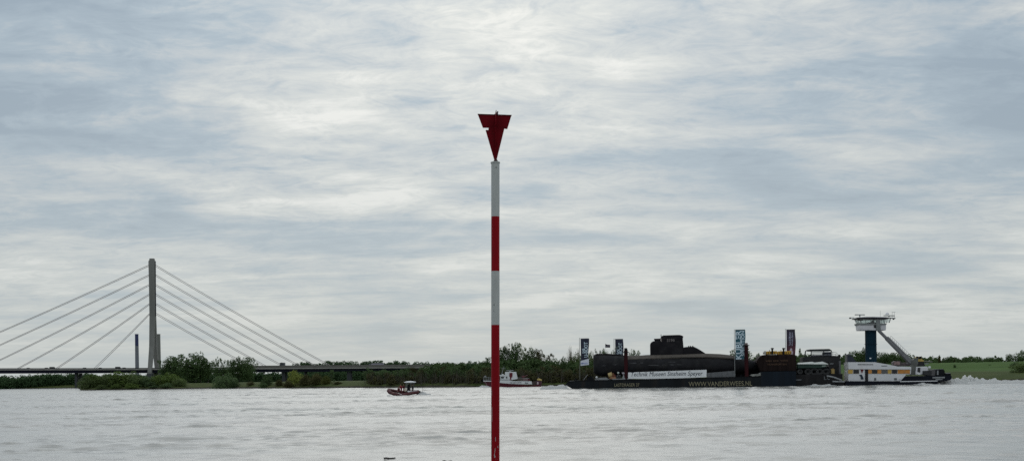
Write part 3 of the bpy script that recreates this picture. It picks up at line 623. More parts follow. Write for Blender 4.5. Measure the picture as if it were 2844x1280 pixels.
# chimneys of a distant power station
CH = Frame(400, 4000, 0)
def chimney(px, top, base, r0, label, bands):
    o = tag(CH.empty('chimney', CH.L(px, base).x, 0, 0), label, 'chimney', 'power station chimneys'); x = CH.L(px, base).x; z1 = CH.L(px, top).z
    zb = [0, CH.L(px, bands[0][0]).z, z1]; ms = bands[0][1:]
    for za, zc, m in zip(zb[:-1], zb[1:], ms):
        ra, rc = (r0 * (1.18 - .18 * q / z1) for q in (za, zc)); MB().lathe([(ra, za), (rc, zc)], (x, 0, 0), 20).build('shaft', m, o, smooth=True)
    MB().lathe([(r0 * 1.06, z1), (r0 * 1.06, z1 + 2.5), (r0 * .9, z1 + 2.5)], (x, 0, 0), 20).build('rim', ms[-1], o)
WHC = mat('chimney_pale', (.21, .22, .26), .8, .08, .01); BLC = mat('chimney_blue', (.045, .055, .15), .7, .08, .01)
chimney(381.5, 929, 1066, 6.1, 'tall slim chimney with a blue top left of the bridge pylon', [(960, WHC, BLC)])
chimney(442, 929, 1066, 6.6, 'plain concrete chimney showing behind the pylon\'s right leg', [(990, CONC, CONC)])
# ------------------------------------------------------------------ river marker
RED = mat('signal_red', (.28, .002, .008), .5, .12, 3, streak=True, dirt=(.19, .006, .012), dirt_amt=.6, dirt_scale=4, spec=.12)
REDP = mat('plate_red', (.17, .003, .009), .6, .18, 2.5, spec=.08, dirt=(.09, .01, .012), dirt_amt=.5, dirt_scale=6)
WHP = mat('pole_white', (.50, .515, .505), .55, .06, 3, streak=True, dirt=(.33, .33, .30), dirt_amt=.4, dirt_scale=3, spec=.2)
K = Frame(1375.8, 26, 0); mk = tag(K.empty('river_marker', 0, 0, -1.2), 'red and white banded marker pole with red funnel topmark in the river', 'marker pole')
def kz(py): return K.L(1375.8, py).z
r = .1005
lean = lambda z: (z - 3) * .01396               # the photograph's pole stands a touch off plumb
def seg(z0, z1, m):
    MB().tube([(lean(z0), 0, z0), (lean(z1), 0, z1)], r, 40).build('pole_band', m, mk, smooth=True)
for a, b, m in ((1700, 902, RED), (902, 753, WHP), (753, 602, RED), (602, 455, WHP)): seg(kz(a), kz(b), m)
z = kz(455); MB().lathe([(r, 0), (.112, .005), (.116, .02), (.112, .038), (.09, .043)], (lean(z), 0, z), 40).build('cap_rim', WHP, mk, smooth=True)
dk = mat('hole_black', (.01, .01, .01), .9)
def spot(px, py, rr):
    q = K.L(px, py, -.1); MB().tube([(q.x, -r - .004, q.z), (q.x, -r + .03, q.z)], rr, 12).build('bolt_hole', dk, mk)
spot(1378, 465, .011); spot(1372, 846, .010)
MB().lathe([(.035, -.02), (.055, .03), (.03, .07), (.028, .12)], (lean(z) + .01, 0, z + .03), 16).build('socket', mat('rusty_socket', (.05, .012, .012), .7), mk)
def plate(pts, o0=-.006, o1=.006, rz=0.):
    P_ = [K.L(x, y) for x, y in pts]; c0 = K.L(1376.5, 400).x
    mb = MB().prism([(q.x, q.z) for q in P_], o0, o1)
    if rz: mb.v = [((x - c0) * math.cos(rz) - y * math.sin(rz) + c0, (x - c0) * math.sin(rz) + y * math.cos(rz), zz2) for x, y, zz2 in mb.v]
    return mb
up = [(1327, 319), (1420.5, 320.5), (1409, 358.5), (1400, 357.5), (1359, 357), (1357, 356), (1341, 356)]
lo = [(1357, 354), (1401.5, 354), (1400.5, 359), (1379, 446), (1377, 451), (1374, 451), (1372.5, 445), (1348.5, 363), (1352, 362), (1356, 363)]
plate(up, -.007, .007, R(4)).build('upper_plate', REDP, mk)
plate(up, -.007, .007, R(94)).build('upper_plate', REDP, mk)
plate(lo, -.023, -.009, R(4)).build('lower_plate', REDP, mk)
plate(lo, -.006, .006, R(94)).build('lower_plate', REDP, mk)
plate([(1326.5, 318), (1421, 319.5), (1421, 321.5), (1326.5, 320)], -.022, .022, R(4)).build('top_flange', mat('flange_dark', (.07, .01, .012), .6), mk)
plate([(1375, 358), (1378.5, 358), (1377.5, 440), (1376, 440)], -.05, -.01).build('spine', REDP, mk)
MB().tube([K.L(1375, 357, -.03), K.L(1376.6, 322, -.03)], .014, 8).build('rod', REDP, mk)
bp_ = plate([(1371, 319), (1377, 317), (1381.5, 310), (1384, 310.5), (1383, 316), (1384.5, 319.5)], -.03, .03); bp_.build('bent_tip', mat('tip_dark', (.10, .06, .07), .7), mk)
CHIP = mat('bare_patch', (.42, .36, .36), .7, .15, 8); CHD = mat('dark_scrape', (.03, .01, .01), .8, .2)
def chip(pts, m, name='paint_chip'):
    P_ = []
    for x, y in pts:
        q = K.L(x, y, -.1); dx = max(-.99, min(.99, (q.x - lean(q.z)) / r)); P_.append((lean(q.z) + r * dx * 1.012, -r * math.sqrt(1 - dx * dx) * 1.012, q.z))
    P2 = [(a_, b_ + .004, c_) for a_, b_, c_ in P_]; n = len(P_); MB().add(P_ + P2, [tuple(range(n))[::-1], tuple(range(n, 2 * n))] + [(i, (i + 1) % n, (i + 1) % n + n, i + n) for i in range(n)]).build(name, m, mk)
chip([(1375.3, 1212), (1376.6, 1214), (1377, 1224), (1375.6, 1225)], CHIP); chip([(1382, 1238), (1383.6, 1237), (1383, 1243), (1381.6, 1242)], CHIP)
chip([(1374.5, 1244), (1376, 1243), (1375.2, 1254), (1373.6, 1260), (1376.5, 1268), (1379.5, 1272), (1381, 1274.5), (1377, 1274), (1373, 1270), (1371.8, 1263), (1373.5, 1256)], CHIP)
chip([(1365.4, 1130), (1366.6, 1128), (1367, 1168), (1365.8, 1172)], CHIP); chip([(1365.3, 1084), (1366.2, 1083), (1366.3, 1098), (1365.5, 1099)], CHIP)
chip([(1364.9, 1172), (1366, 1174), (1366.2, 1240), (1365, 1270)], CHD); chip([(1365, 1082), (1365.4, 1082), (1365.5, 1128), (1365, 1130)], CHD)
chip([(1371, 862), (1372, 861), (1371.6, 866), (1371, 866)], CHD); chip([(1368, 700), (1369, 699), (1369.2, 712), (1368.3, 714)], CHD)
for yy_ in (602, 753, 902): chip([(1364.9, yy_ - .6), (1372, yy_ - .4), (1380, yy_ - .7), (1386.7, yy_ - .5), (1386.7, yy_ + .3), (1364.9, yy_ + .3)], CHIP, 'band_edge')
# drift wood
def drift(px, py, ln, label, m, r_=.035):
    d = 3 * 3000 / (py - 1052 + (px - 1422) * .014); F = Frame(px, d, R(8)); o = F.empty('driftwood', 0, 0, 0); tag(o, label, 'driftwood')
    mb = MB(); mb.tube([(-ln / 2, 0, .05), (-ln * .3, .02, .06), (0, 0, .04), (ln * .25, -.02, .05), (ln / 2, .03, .055)], r_, 8, r_ * .6)
    mb.build('branch', m, o, smooth=True); MB().tube([(-ln * .3, 0, .05), (-ln * .45, -.05, .03)], r_ * .8, 6, r_ * .3).build('stub', m, o)
WET = mat('wet_wood', (.018, .018, .016), .35, .3, 6); DRY = mat('pale_wood', (.20, .15, .10), .8, .3, 5)
drift(1079, 1275, .44, 'short black piece of driftwood floating at the bottom edge', WET, .035)
drift(1239, 1283, .34, 'dark driftwood cut by the bottom edge left of the marker pole', WET, .03)
drift(1478, 1088, 2.2, 'pale forked branch drifting right of the pole below the fire boat', DRY, .12)
# ------------------------------------------------------------------ push convoy: barge, submarine, stern pontoon, pusher tug
F = Frame(1573, 296, R(-6)); 
def poly(fr, pts, off): return [(q.x, q.z) for q in (fr.L(x, y, off) for x, y in pts)]
def slab(fr, pts, o0, o1, name, m, part, issub=False, **k):
    mb = MB().prism(poly(fr, pts, o0), o0, o1); return sub(mb, name, m, part, **k) if issub else mb.build(name, m, part, **k)
HULL = mat('barge_hull', (.012, .015, .018), .6, .25, .35, spec=.15, streak=True, dirt=(.03, .024, .02), dirt_amt=.6, dirt_scale=.35)
HULB = mat('blue_black_plate', (.009, .015, .024), .6, .25, .4, spec=.15, streak=True, dirt=(.022, .022, .026), dirt_amt=.5, dirt_scale=.3)
RUST = mat('rust_brown', (.020, .012, .011), .8, .3, .6, spec=.15, streak=True, dirt=(.034, .019, .013), dirt_amt=.6, dirt_scale=.5)
POST = mat('rust_red_post', (.034, .006, .008), .7, .3, .8, streak=True, dirt=(.05, .02, .018), dirt_amt=.4, spec=.15)
LETG = mat('letter_ochre', (.31, .28, .18), .8, .12, 1.5, dirt=(.1, .1, .07), dirt_amt=.6, dirt_scale=2.5)
LETW = mat('letter_white', (.85, .86, .87), .6, .03); GREY = mat('deck_grey', (.16, .17, .18), .7, .2, .8, dirt=(.07, .07, .07), dirt_amt=.6)
LGREY = mat('light_grey_plate', (.30, .31, .32), .7, .15, .8, dirt=(.15, .15, .15), dirt_amt=.6)
BLK = mat('black_paint', (.007, .008, .010), .6, .3, .6, spec=.15); NAVY = mat('navy_hull', (.006, .008, .016), .5, .2, .5, spec=.15)
WHT = mat('ship_white', (.78, .78, .80), .4, .04, .4, streak=True, dirt=(.55, .53, .50), dirt_amt=.35, dirt_scale=.5); YEL = mat('machine_yellow', (.62, .36, .04), .5, .15, 1)
GLD = mat('dark_glass', (.012, .014, .018), .12, .1); ORG = mat('orange_panel', (.62, .27, .06), .6, .15, .8); AMB = mat('amber_panel', (.62, .40, .09), .6, .12, .8)
W_B = 11.0
barge = tag(F.empty('cargo_barge', F.L(1573, 1079).x, 0, 0), 'long black flat barge carrying the submarine, ochre lettering on its side', 'barge')
slab(F, [(1570, 1066), (1577, 1060), (1590, 1057.5), (1700, 1055), (1784, 1053), (1900, 1050), (2114, 1045), (2114, 1086), (1640, 1088), (1600, 1088), (1586, 1077), (1577, 1072)], 0, W_B, 'hull', HULL, barge)
slab(F, [(2113.5, 1031.5), (2208, 1030), (2211, 1031), (2211, 1086), (2113.5, 1087)], -.12, W_B, 'hull_extension', HULB, barge)
slab(F, [(1574, 1059), (1600, 1056.2), (1784, 1051.8), (2113, 1044), (2113, 1046), (1784, 1053.4), (1600, 1057.8), (1576, 1061.5)], -.10, -.01, 'rubbing_strake', BLK, barge)
slab(F, [(1582, 1057), (1608, 1055.5), (1608, 1057.5), (1582, 1059)], .3, W_B - .3, 'bow_coaming', LGREY, barge)
slab(F, [(1652, 1053), (1655, 1049), (1684, 1047.5), (1692, 1052.2), (1696, 1054), (1652, 1055.5)], .6, 3, 'coaming', LGREY, barge)
slab(F, [(1700, 1051), (1746, 1049.5), (1746, 1053), (1700, 1054.5)], .1, .25, 'bulwark', LGREY, barge)
slab(F, [(1963, 1035), (2036, 1029), (2041, 1029), (2041, 1046), (1963, 1048)], .35, .6, 'bulwark', mat('bulwark_grey', (.15, .155, .165), .7, .1, .6, dirt=(.08, .08, .08), dirt_amt=.5), barge)
for px in range(1975, 2040, 15):
    a = F.L(px, 1047, .3); b_ = F.L(px, 1034 - (px - 1975) * .07, .3); MB().box(((a.x + b_.x) / 2, .29, (a.z + b_.z) / 2), (.12, .1, b_.z - a.z)).build('stiffener', GREY, barge)
slab(F, [(2084, 1042), (2088, 1039), (2106, 1037.5), (2113, 1034), (2113, 1042.5), (2090, 1044.5)], .2, 2, 'tarpaulin', mat('pale_tarp', (.28, .28, .26), .8, .3, 1.2), barge)
def txt(fr, s, x0, y0, x1, y1, off, m, part, name='lettering', slope=True, **k):
    a = fr.L(x0, y1, off); b_ = fr.L(x1, y0 + (0), off); c_ = fr.L(x0, y0, off)
    return text(s, name, m, part, a.x, a.z, b_.x - a.x, c_.z - a.z, off, **k)
txt(F, 'LASTDRAGER 27', 1706.5, 1064, 1775.5, 1073, -.01, LETG, barge, bold=.005)
txt(F, 'WWW.VANDERWEES.NL', 1913, 1059.5, 2089, 1072.5, -.01, LETG, barge, bold=.0)
def bollard(px, py, off, part=barge, h=.7):
    q = F.L(px, py, off); MB().lathe([(.22, 0), (.22, h * .8), (.32, h * .85), (.32, h)], (q.x, off, q.z - .1), 10).build('bollard', BLK, part)
for px in (1600, 1640, 1698, 2058, 2076): bollard(px, 1056 - (px - 1600) * .022, .6)
# two spud posts with collars
for px, top, capm in ((1738, 967, BLK), (2072.5, 953, mat('post_cap_grey', (.22, .17, .16), .8))):
    q0, q1 = F.L(px + .4, 1048 - (4 if px > 2000 else 0), .55), F.L(px, top + 6, .55)
    p_ = MB().tube([(q1.x, .55, q0.z - 1.5), (q1.x, .55, q1.z)], .52, 14).build('mooring_post', POST, barge, smooth=True)
    m_ = MB().lathe([(.45, 0), (.85, .02), (.85, .22), (.45, .25)], (q1.x, .55, F.L(px, top + 12 if px < 2000 else top + 7, .55).z), 14); sub(m_, 'collar', BLK, p_)
    m_ = MB().lathe([(.42, 0), (.42, .6), (.3, .7)], (q1.x, .55, q1.z), 14); sub(m_, 'post_head', capm, p_)
# banner
bn = tag(F.empty('banner', F.L(1745, 1052).x, -.06, F.L(1745, 1052, -.06).z), 'long white banner with dark blue lettering hung on the barge side', 'banner')
pb = [(1744.5, 1033.5), (1962.5, 1026), (1962, 1046.5), (1900, 1049), (1850, 1050.5), (1800, 1051.5), (1744.5, 1051)]
slab(F, pb, -.10, -.06, 'cloth', mat('banner_cloth', (.88, .89, .91), .7, .05, .4), bn)
me = text_mesh('Technik Museen Sinsheim Speyer', F.L(1753, 1048, -.11).x, F.L(1753, 1048.3, -.11).z, F.L(1952, 1040, -.11).x - F.L(1753, 1040, -.11).x, 1.55, -.11, shear=.25, bold=0.0)
z0 = F.L(1753, 1048.3, -.11); z1 = F.L(1952, 1044.5, -.11)
for v_ in me.vertices: v_.co.z += 0
me.materials.clear(); me.materials.append(mat('banner_letters', (.015, .025, .05), .7)); me.transform(Matrix.Translation(-Vector(bn['off']))); lo_ = link(me, 'lettering', bn)
# submarine -------------------------------------------------------
SUBM = mat('submarine_black', (.018, .018, .021), .7, .3, .35, streak=False, spec=.22, dirt=(.045, .043, .042), dirt_amt=.5, dirt_scale=.42)
SUBD = mat('weathered_deck_brown', (.12, .103, .088), .8, .2, .5, dirt=(.05, .045, .04), dirt_amt=.6, dirt_scale=.5)
SAIL = mat('sail_black', (.014, .013, .016), .7, .25, .5, spec=.15, dirt=(.035, .032, .033), dirt_amt=.5, dirt_scale=.5)
oc = 5.6; s0 = F.L(1648, 1020, oc).x; s1 = F.L(2122, 1012, oc).x
sm_ = tag(F.empty('submarine', (s0 + s1) / 2, oc, 0), 'black weathered submarine with tall conning tower lying on the barge', 'submarine')
PROF = [(1648, 988, 1030, .30), (1650, 984, 1037, .55), (1656, 982, 1041, .75), (1668, 982.5, 1044, .88), (1700, 984, 1045, 1), (1745, 987, 1045, 1), (1800, 986, 1044, 1), (1900, 986, 1042, 1), (1990, 986, 1040, 1), (2040, 990, 1037, .92), (2070, 995, 1033, .78), (2095, 1001, 1028, .55), (2112, 1006, 1022, .35), (2124, 1010, 1018, .16)]
NS = 32; vs = []; fs = []
dens = []
for a, b_ in zip(PROF[:-1], PROF[1:]):
    for k in range(4): dens.append(tuple(a[i] + (b_[i] - a[i]) * k / 4 for i in range(4)))
dens.append(PROF[-1])
for (px, yt, yb, wf) in dens:
    A_, B2_ = F.L(px, yt, oc), F.L(px, yb, oc); cz, rz = (A_.z + B2_.z) / 2, (A_.z - B2_.z) / 2
    for k in range(NS):
        th = 2 * math.pi * k / NS; cc, ss = math.cos(th), math.sin(th); e = .92
        vs.append((A_.x, oc + 3.1 * wf * math.copysign(abs(cc) ** e, cc), cz + rz * math.copysign(abs(ss) ** e, ss)))
n_ = len(dens); fs = [(i * NS + k, i * NS + (k + 1) % NS, (i + 1) * NS + (k + 1) % NS, (i + 1) * NS + k) for i in range(n_ - 1) for k in range(NS)] + [tuple(range(NS)), tuple(range((n_ - 1) * NS, n_ * NS))[::-1]]
MB().add(vs, fs).build('hull', SUBM, sm_, smooth=True)
# sloping brown casing along the upper side
cs = MB(); st = [(1706, 995, 1000), (1740, 988.5, 997), (1800, 986, 994.5), (1860, 984.5, 992), (1900, 983.5, 990), (1960, 981, 989.5), (2000, 982.5, 991), (2040, 986.5, 994)]
vv = []
for px, ya, yb in st:
    a = F.L(px, ya, oc - 1.5); b_ = F.L(px, yb, oc - 2.65)
    vv += [(a.x, oc - 1.5, a.z), (b_.x, oc - 2.65, b_.z), (b_.x, oc - 2.5, b_.z - .3), (a.x, oc + 1.3, a.z - .4), (a.x, oc + 1.3, a.z)]
nn = 5; ff = [(i * nn + k, i * nn + (k + 1) % nn, (i + 1) * nn + (k + 1) % nn, (i + 1) * nn + k) for i in range(len(st) - 1) for k in range(nn)] + [tuple(range(nn)), tuple(range((len(st) - 1) * nn, len(st) * nn))]
cs.add(vv, ff).build('deck_casing', SUBD, sm_)
slab(F, [(1655, 984.5), (1658, 981.5), (1690, 981.5), (1724, 984.5), (1745, 988), (1745, 992), (1700, 995), (1664, 996), (1655, 994)], oc - 1.3, oc + 1.3, 'bow_casing', mat('bow_casing_brown', (.020, .017, .017), .8, .25, .6, spec=.1, dirt=(.05, .045, .045), dirt_amt=.3), sm_)
def sailshape(pts, hw, name, m, bevel=.25):
    P_ = poly(F, pts, oc); mb = MB().prism(P_, oc - hw, oc + hw); return mb.build(name, m, sm_, bevel=bevel)
sailshape([(1806, 991), (1805.5, 955), (1808, 950.5), (1813, 947.5), (1817.5, 946.5), (1834, 945.5), (1838, 944), (1896, 942), (1898, 965), (1898, 991)], 1.15, 'conning_tower', SAIL)
sailshape([(1835, 946), (1834.5, 937), (1838, 932.5), (1845, 931), (1885, 929.7), (1891, 930.5), (1898, 934), (1896, 937.5), (1896, 944)], 1.22, 'bridge_fairing', SAIL, .12)
MB().prism(poly(F, [(1816, 940.5), (1836, 939.5), (1836, 942.5), (1833, 945), (1819, 947)], oc), oc - .9, oc + .9).build('step_platform', SAIL, sm_)
MB().prism(poly(F, [(1832, 941), (1836, 937), (1838, 941), (1838.5, 948), (1836, 949), (1835, 944)], oc - 1.26), oc - 1.28, oc - 1.2).build('bracket', mat('bracket_pale', (.2, .17, .16), .7), sm_)
sailshape([(1897, 990), (1897, 964.5), (1905, 963), (1926, 962), (1940, 969), (1959, 981), (1964, 989)], .95, 'aft_fairing', SAIL, .15)
for px in (1913, 1918, 1924): q = F.L(px, 962, oc); MB().lathe([(.16, -.2), (.16, .12), (.1, .25)], (q.x, oc, q.z), 8).build('vent_knob', SAIL, sm_)
for px, h in ((1836, 4), (1843.5, 2)): q = F.L(px, 932, oc - .6); MB().tube([(q.x, oc - .6, q.z - .3), (q.x, oc - .6, q.z + h * .1)], .09, 6).build('light_mast', SAIL, sm_)
t_ = F.L(1852, 948.5, oc - 1.3); t2_ = F.L(1874, 948.5, oc - 1.3)
text('S196', 'lettering', mat('letter_faded', (.17, .15, .15), .8, .2, 2), sm_, t_.x, t_.z, t2_.x - t_.x, .82, oc - 1.25, bold=.03)
MB().tube([F.L(1806, 985, oc), F.L(1760, 988.2, oc)], .05, 5).build('jumping_wire', SAIL, sm_)
for s in (-1, 1): MB().prism(poly(F, [(2092, 1010), (2116, 1011), (2116, 1013), (2092, 1014)], oc), oc + s * 1.2 - 1.2, oc + s * 1.2 + 1.2).build('stern_plane', SUBM, sm_)
slab(F, [(2098, 996), (2113, 993), (2114, 1008), (2100, 1008)], oc - .2, oc + .2, 'rudder', SUBM, sm_)
for i in range(22):                                             # pale scuffed patches and flood openings: low raised plates
    pass
SLOT = mat('flood_slot', (.005, .005, .006), .9); SCUF = mat('scuffed_grey', (.075, .075, .08), .7, .45, 1.2)
r5 = random.Random(4)
def skin_y(px, py):                                             # y of the hull skin at a pixel (near side)
    yt = np.interp(px, [p_[0] for p_ in PROF], [p_[1] for p_ in PROF]); yb = np.interp(px, [p_[0] for p_ in PROF], [p_[2] for p_ in PROF]); wf = np.interp(px, [p_[0] for p_ in PROF], [p_[3] for p_ in PROF])
    q = max(-1, min(1, ((yt + yb) / 2 - py) / ((yb - yt) / 2))); return oc - 3.1 * wf * math.sqrt(max(0, 1 - q * q))
def decal(pts, name, m):
    P_ = []; 
    for x, y in pts: o_ = skin_y(x, y) - .05; q = F.L(x, y, o_); P_.append((q.x, o_, q.z))
    P2 = [(a, b_ + .09, c_) for a, b_, c_ in P_]; n = len(P_)
    MB().add(P_ + P2, [tuple(range(n))[::-1], tuple(range(n, 2 * n))] + [(i, (i + 1) % n, (i + 1) % n + n, i + n) for i in range(n)]).build(name, m, sm_)
for x0, x1, y in ((1747, 1768, 1008), (1776, 1786, 1007), (1798, 1832, 1014), (1838, 1852, 1013), (1858, 1897, 1012.5), (1700, 1716, 1012), (1672, 1683, 1015), (1855, 1876, 1005), (1900, 1912, 996), (1918, 1945, 994)):
    n = 6; top_, bot_ = [], []
    for i in range(n + 1):
        x = x0 + (x1 - x0) * i / n; h = r5.uniform(.5, 1.5) * (0.3 if i in (0, n) else 1); jj = r5.uniform(-.5, .5); top_.append((x, y - h + jj)); bot_.append((x, y + h * .6 + jj))
    decal(top_ + bot_[::-1], 'scuffed_patch', SCUF)
for px in list(range(1690, 2040, 12)): decal([(px, 1001.0), (px + 5, 1000.8), (px + 5, 1002.2), (px, 1002.4)], 'flood_slot', SLOT)
for px in range(1690, 2060, 62):                                # cradles under the hull
    q = F.L(px, 1044, oc); cr_ = MB().prism([(q.x - .4, F.L(px, 1052, 0).z - .5), (q.x + .4, F.L(px, 1052, 0).z - .5), (q.x + .4, q.z + .7), (q.x - .4, q.z + .7)], oc - 3, oc + 3); cr_.build('cradle', RUST, barge)
slab(F, [(2042, 1012), (2112, 1020), (2112, 1044), (2042, 1047)], 6.5, 7.2, 'stern_cradle', BLK, barge)
# flags ------------------------------------------------------------
def flag(px_pole, top, bot, off, x0, x1, yt, yb, label, base_m, lets, foot=None, pm=None, amp=.10, curve=.0, ph=0.):
    a, b_ = F.L(px_pole, top, off), F.L(px_pole + (bot - top) * .012, bot, off)
    o = tag(F.empty('flag', b_.x, off, b_.z), label, 'flag', 'tall flags on poles along the convoy')
    MB().tube([(b_.x, off, b_.z - .3), (b_.x, off, a.z)], .085, 8, .055).build('pole', pm or mat('flag_pole_grey', (.26, .27, .27), .5), o)
    A_, B2_ = F.L(x0, yt, off), F.L(x1, yb, off); bx = b_.x
    MB().tube([(bx, off, F.L(px_pole, yt, off).z + .05), (B2_.x, off, A_.z + .05)], .035, 6).build('arm', BLK, o)
    wv = lambda x, z: amp * math.sin(1.7 * (z) + ph) * min(1, (x - bx) / 1.2) + .04 * math.sin(4 * x + z)
    nx, nz = 10, 28; vs = []; fs = []
    def width(z): q = (z - B2_.z) / (A_.z - B2_.z); return 1 - .06 * math.sin(q * 5 + ph) - .05 * (1 - q)
    for s_ in (0, .02):
        for j in range(nz + 1):
            for i in range(nx + 1):
                z = B2_.z + (A_.z - B2_.z) * j / nz; x = A_.x + (B2_.x - A_.x) * i / nx * width(z); vs.append((x, off + wv(x, z) + s_, z + (.12 * (i / nx) if j == 0 else 0)))
    n1 = (nx + 1) * (nz + 1)
    for j in range(nz):
        for i in range(nx): k = j * (nx + 1) + i; fs += [(k, k + 1, k + nx + 2, k + nx + 1), (k + n1, k + nx + 1 + n1, k + nx + 2 + n1, k + 1 + n1)]
    fo = MB().add(vs, fs).build('flag_cloth', base_m, o, smooth=True)
    for (s, lx0, lx1, ly0, ly1, m, kw) in lets:
        p_, q_ = F.L(lx0, ly1, off), F.L(lx1, ly0, off)
        text(s, 'lettering', m, fo, p_.x, p_.z, q_.x - p_.x, q_.z - p_.z, off - .035, vertical=kw.pop('vertical', True), wave=wv, **kw)
    if foot:
        P_ = poly(F, foot, off); m = MB()
        # foot panel: subdivided strip following the ripple
        xa, xb = P_[0][0], P_[1][0]; nn2 = 10; vs2 = []
        for i in range(nn2 + 1):
            f_ = i / nn2; x = xa + (xb - xa) * f_; zt = P_[0][1] + (P_[1][1] - P_[0][1]) * f_; zb = P_[3][1] + (P_[2][1] - P_[3][1]) * f_
            for j in range(9): z = zb + (zt - zb) * j / 8; vs2.append((x, off - .03 + wv(x, z), z))
        f2 = [(i * 9 + j, i * 9 + 9 + j, i * 9 + 10 + j, i * 9 + j + 1) for i in range(nn2) for j in range(8)]
        sub(m.add(vs2, f2), 'white_foot', mat('flag_white', (.66, .68, .76), .7, .03), fo, smooth=True)
    return o, fo, wv
NVF = mat('flag_navy', (.030, .034, .060), .75, .15, .8); TEAL = mat('flag_teal', (.035, .12, .16), .7, .15, .6); LB = mat('letter_pale_blue', (.62, .74, .82), .7, .03)
SML = mat('print_blue', (.14, .17, .38), .7)
def emb(fo, pts, wv, off, m, name='emblem'):
    P_ = poly(F, pts, off); mb = MB().prism(P_, off - .06, off - .03); mb.v = [(x, y + wv(x, z), z) for x, y, z in mb.v]; return sub(mb, name, m, fo)
o1, f1, w1 = flag(1609.3, 938, 1049, .9, 1612.5, 1636, 940, 1013.5, 'navy flag nearest the bow with white foot and U-BOOT lettering', NVF,
     [('U-BOOT', 1622.3, 1632.2, 949, 991.5, LB, dict(bold=.02)), ('DAS', 1617, 1622, 967, 980.5, LB, dict(bold=.03))], foot=[(1612.3, 1001.5), (1635.5, 995), (1634.8, 1012.5), (1611.5, 1015.2)], pm=mat('flag_pole_green_grey', (.16, .17, .15), .6))
emb(f1, [(1614.5, 1007.2), (1620.5, 1007.1), (1620.5, 1009.8), (1614.5, 1010)], w1, .84, SML, 'printed_line'); emb(f1, [(1621.5, 1007.1), (1632, 1006.8), (1632, 1009.2), (1621.5, 1009.6)], w1, .84, mat('print_pale_blue', (.35, .38, .58), .7), 'printed_line')
o2, f2_, w2 = flag(1705.3, 940, 1030, 9.4, 1708.5, 1731.5, 941.5, 1010, 'navy flag with U-BOOT lettering standing behind the submarine bow', NVF,
     [('U-BOOT', 1718.3, 1728, 951, 993, LB, dict(bold=.02)), ('DAS', 1713, 1718, 969, 982.5, LB, dict(bold=.03))], ph=1.5)
emb(f2_, [(1710, 965), (1713, 961), (1717.5, 960.5), (1716, 963.5), (1713.5, 968), (1711.5, 969)], w2, 9.35, mat('print_grey_green', (.13, .17, .16), .7))
flag(2039.6, 914, 1044, .75, 2042, 2070, 915.5, 997.5, 'blue-green flag with big white KUBLER lettering in front of the submarine stern', TEAL,
     [('KUBLER', 2044, 2058.5, 917, 997, LB, dict(bold=.02)), ('SPEDITION', 2059.3, 2067.3, 918, 988, LB, dict(bold=.02))], ph=.7, amp=.12)
NR = bpy.data.materials.new('flag_navy_red'); NR.use_nodes = True; t = NR.node_tree; gg = G(t); sp = t.nodes.new('ShaderNodeSeparateXYZ'); tcn = t.nodes.new('ShaderNodeTexCoord'); t.links.new(tcn.outputs['Generated'], sp.inputs[0])
t.links.new(gg.ramp(gg.m('ADD', sp.outputs[2], gg.m('MULTIPLY', sp.outputs[0], -.25)), [(.15, (.10, .012, .03)), (.55, (.035, .028, .055))]), t.nodes['Principled BSDF'].inputs['Base Color'])
o4, f4, w4 = flag(2181.5, 913, 1010, 9.6, 2184, 2210, 915, 992, 'dark blue and red museum flag behind the yellow machines', NR,
     [('Technik Museen', 2191, 2196, 921, 960, mat('letter_lilac', (.45, .45, .6), .7), dict(bold=.02)), ('Sinsheim Speyer', 2198, 2202.5, 921, 960, mat('letter_lilac', (.45, .45, .6), .7), dict(bold=.02))], ph=2.2)
emb(f4, [(2193, 972), (2196, 966.5), (2200, 967), (2200, 972), (2203, 978), (2201, 984), (2197, 989), (2195, 985), (2192, 986), (2196, 978)], w4, 9.55, mat('print_rose_white', (.55, .45, .52), .7))
q = F.L(1681, 953, oc); sf = tag(F.empty('small_flag', q.x, oc, F.L(1681, 982, oc).z), 'small dark flag with faint print over the submarine bow', 'flag')
MB().tube([(q.x, oc, F.L(1681, 982, oc).z), (q.x, oc, q.z)], .02, 5).build('jackstaff', mat('staff_pale', (.35, .35, .36), .5), sf)
P_ = poly(F, [(1681, 954.5), (1687, 956.5), (1694.5, 957), (1694.5, 964.8), (1688, 964.5), (1681.2, 964.5)], oc); fc = MB().prism(P_, oc - .02, oc + .02).build('flag_cloth', mat('flag_black_violet', (.030, .022, .040), .8), sf)
a = F.L(1683, 961.5, oc); sub(MB().prism(poly(F, [(1683, 959.8), (1688, 959), (1692, 960), (1692, 961.2), (1688, 960.6), (1683, 961.6)], oc), oc - .05, oc - .03), 'printed_line', mat('print_grey', (.25, .24, .28), .7), fc)
# gear on the barge bow ---------------------------------------------
def thing(fr, name, px, py, off, label, cat, group=None):
    q = fr.L(px, py, off); return tag(fr.empty(name, q.x, off, q.z), label, cat, group)
def cyl(fr, px, y0, y1, off, r, name, m, part, n=12, **k):
    a, b_ = fr.L(px, y0, off), fr.L(px, y1, off); return MB().tube([(a.x, off, a.z), (a.x, off, b_.z)], r, n).build(name, m, part, **k)
gq1 = thing(F, 'winch', 1641, 1056, 1.5, 'dark anchor winch on the barge foredeck', 'winch')
a = F.L(1641, 1049, 1.5); MB().tube([(a.x, .6, a.z), (a.x, 2.4, a.z)], .55, 14).build('drum', BLK, gq1)
slab(F, [(1629, 1057), (1634, 1047), (1646, 1045.5), (1650, 1056)], .5, .7, 'side_frame', BLK, gq1); slab(F, [(1629, 1057), (1634, 1047), (1646, 1045.5), (1650, 1056)], 2.3, 2.5, 'side_frame', BLK, gq1)
MB().tube([F.L(1620, 1055, 1), F.L(1632, 1040, 1)], .07, 6).build('crank_arm', LGREY, gq1)
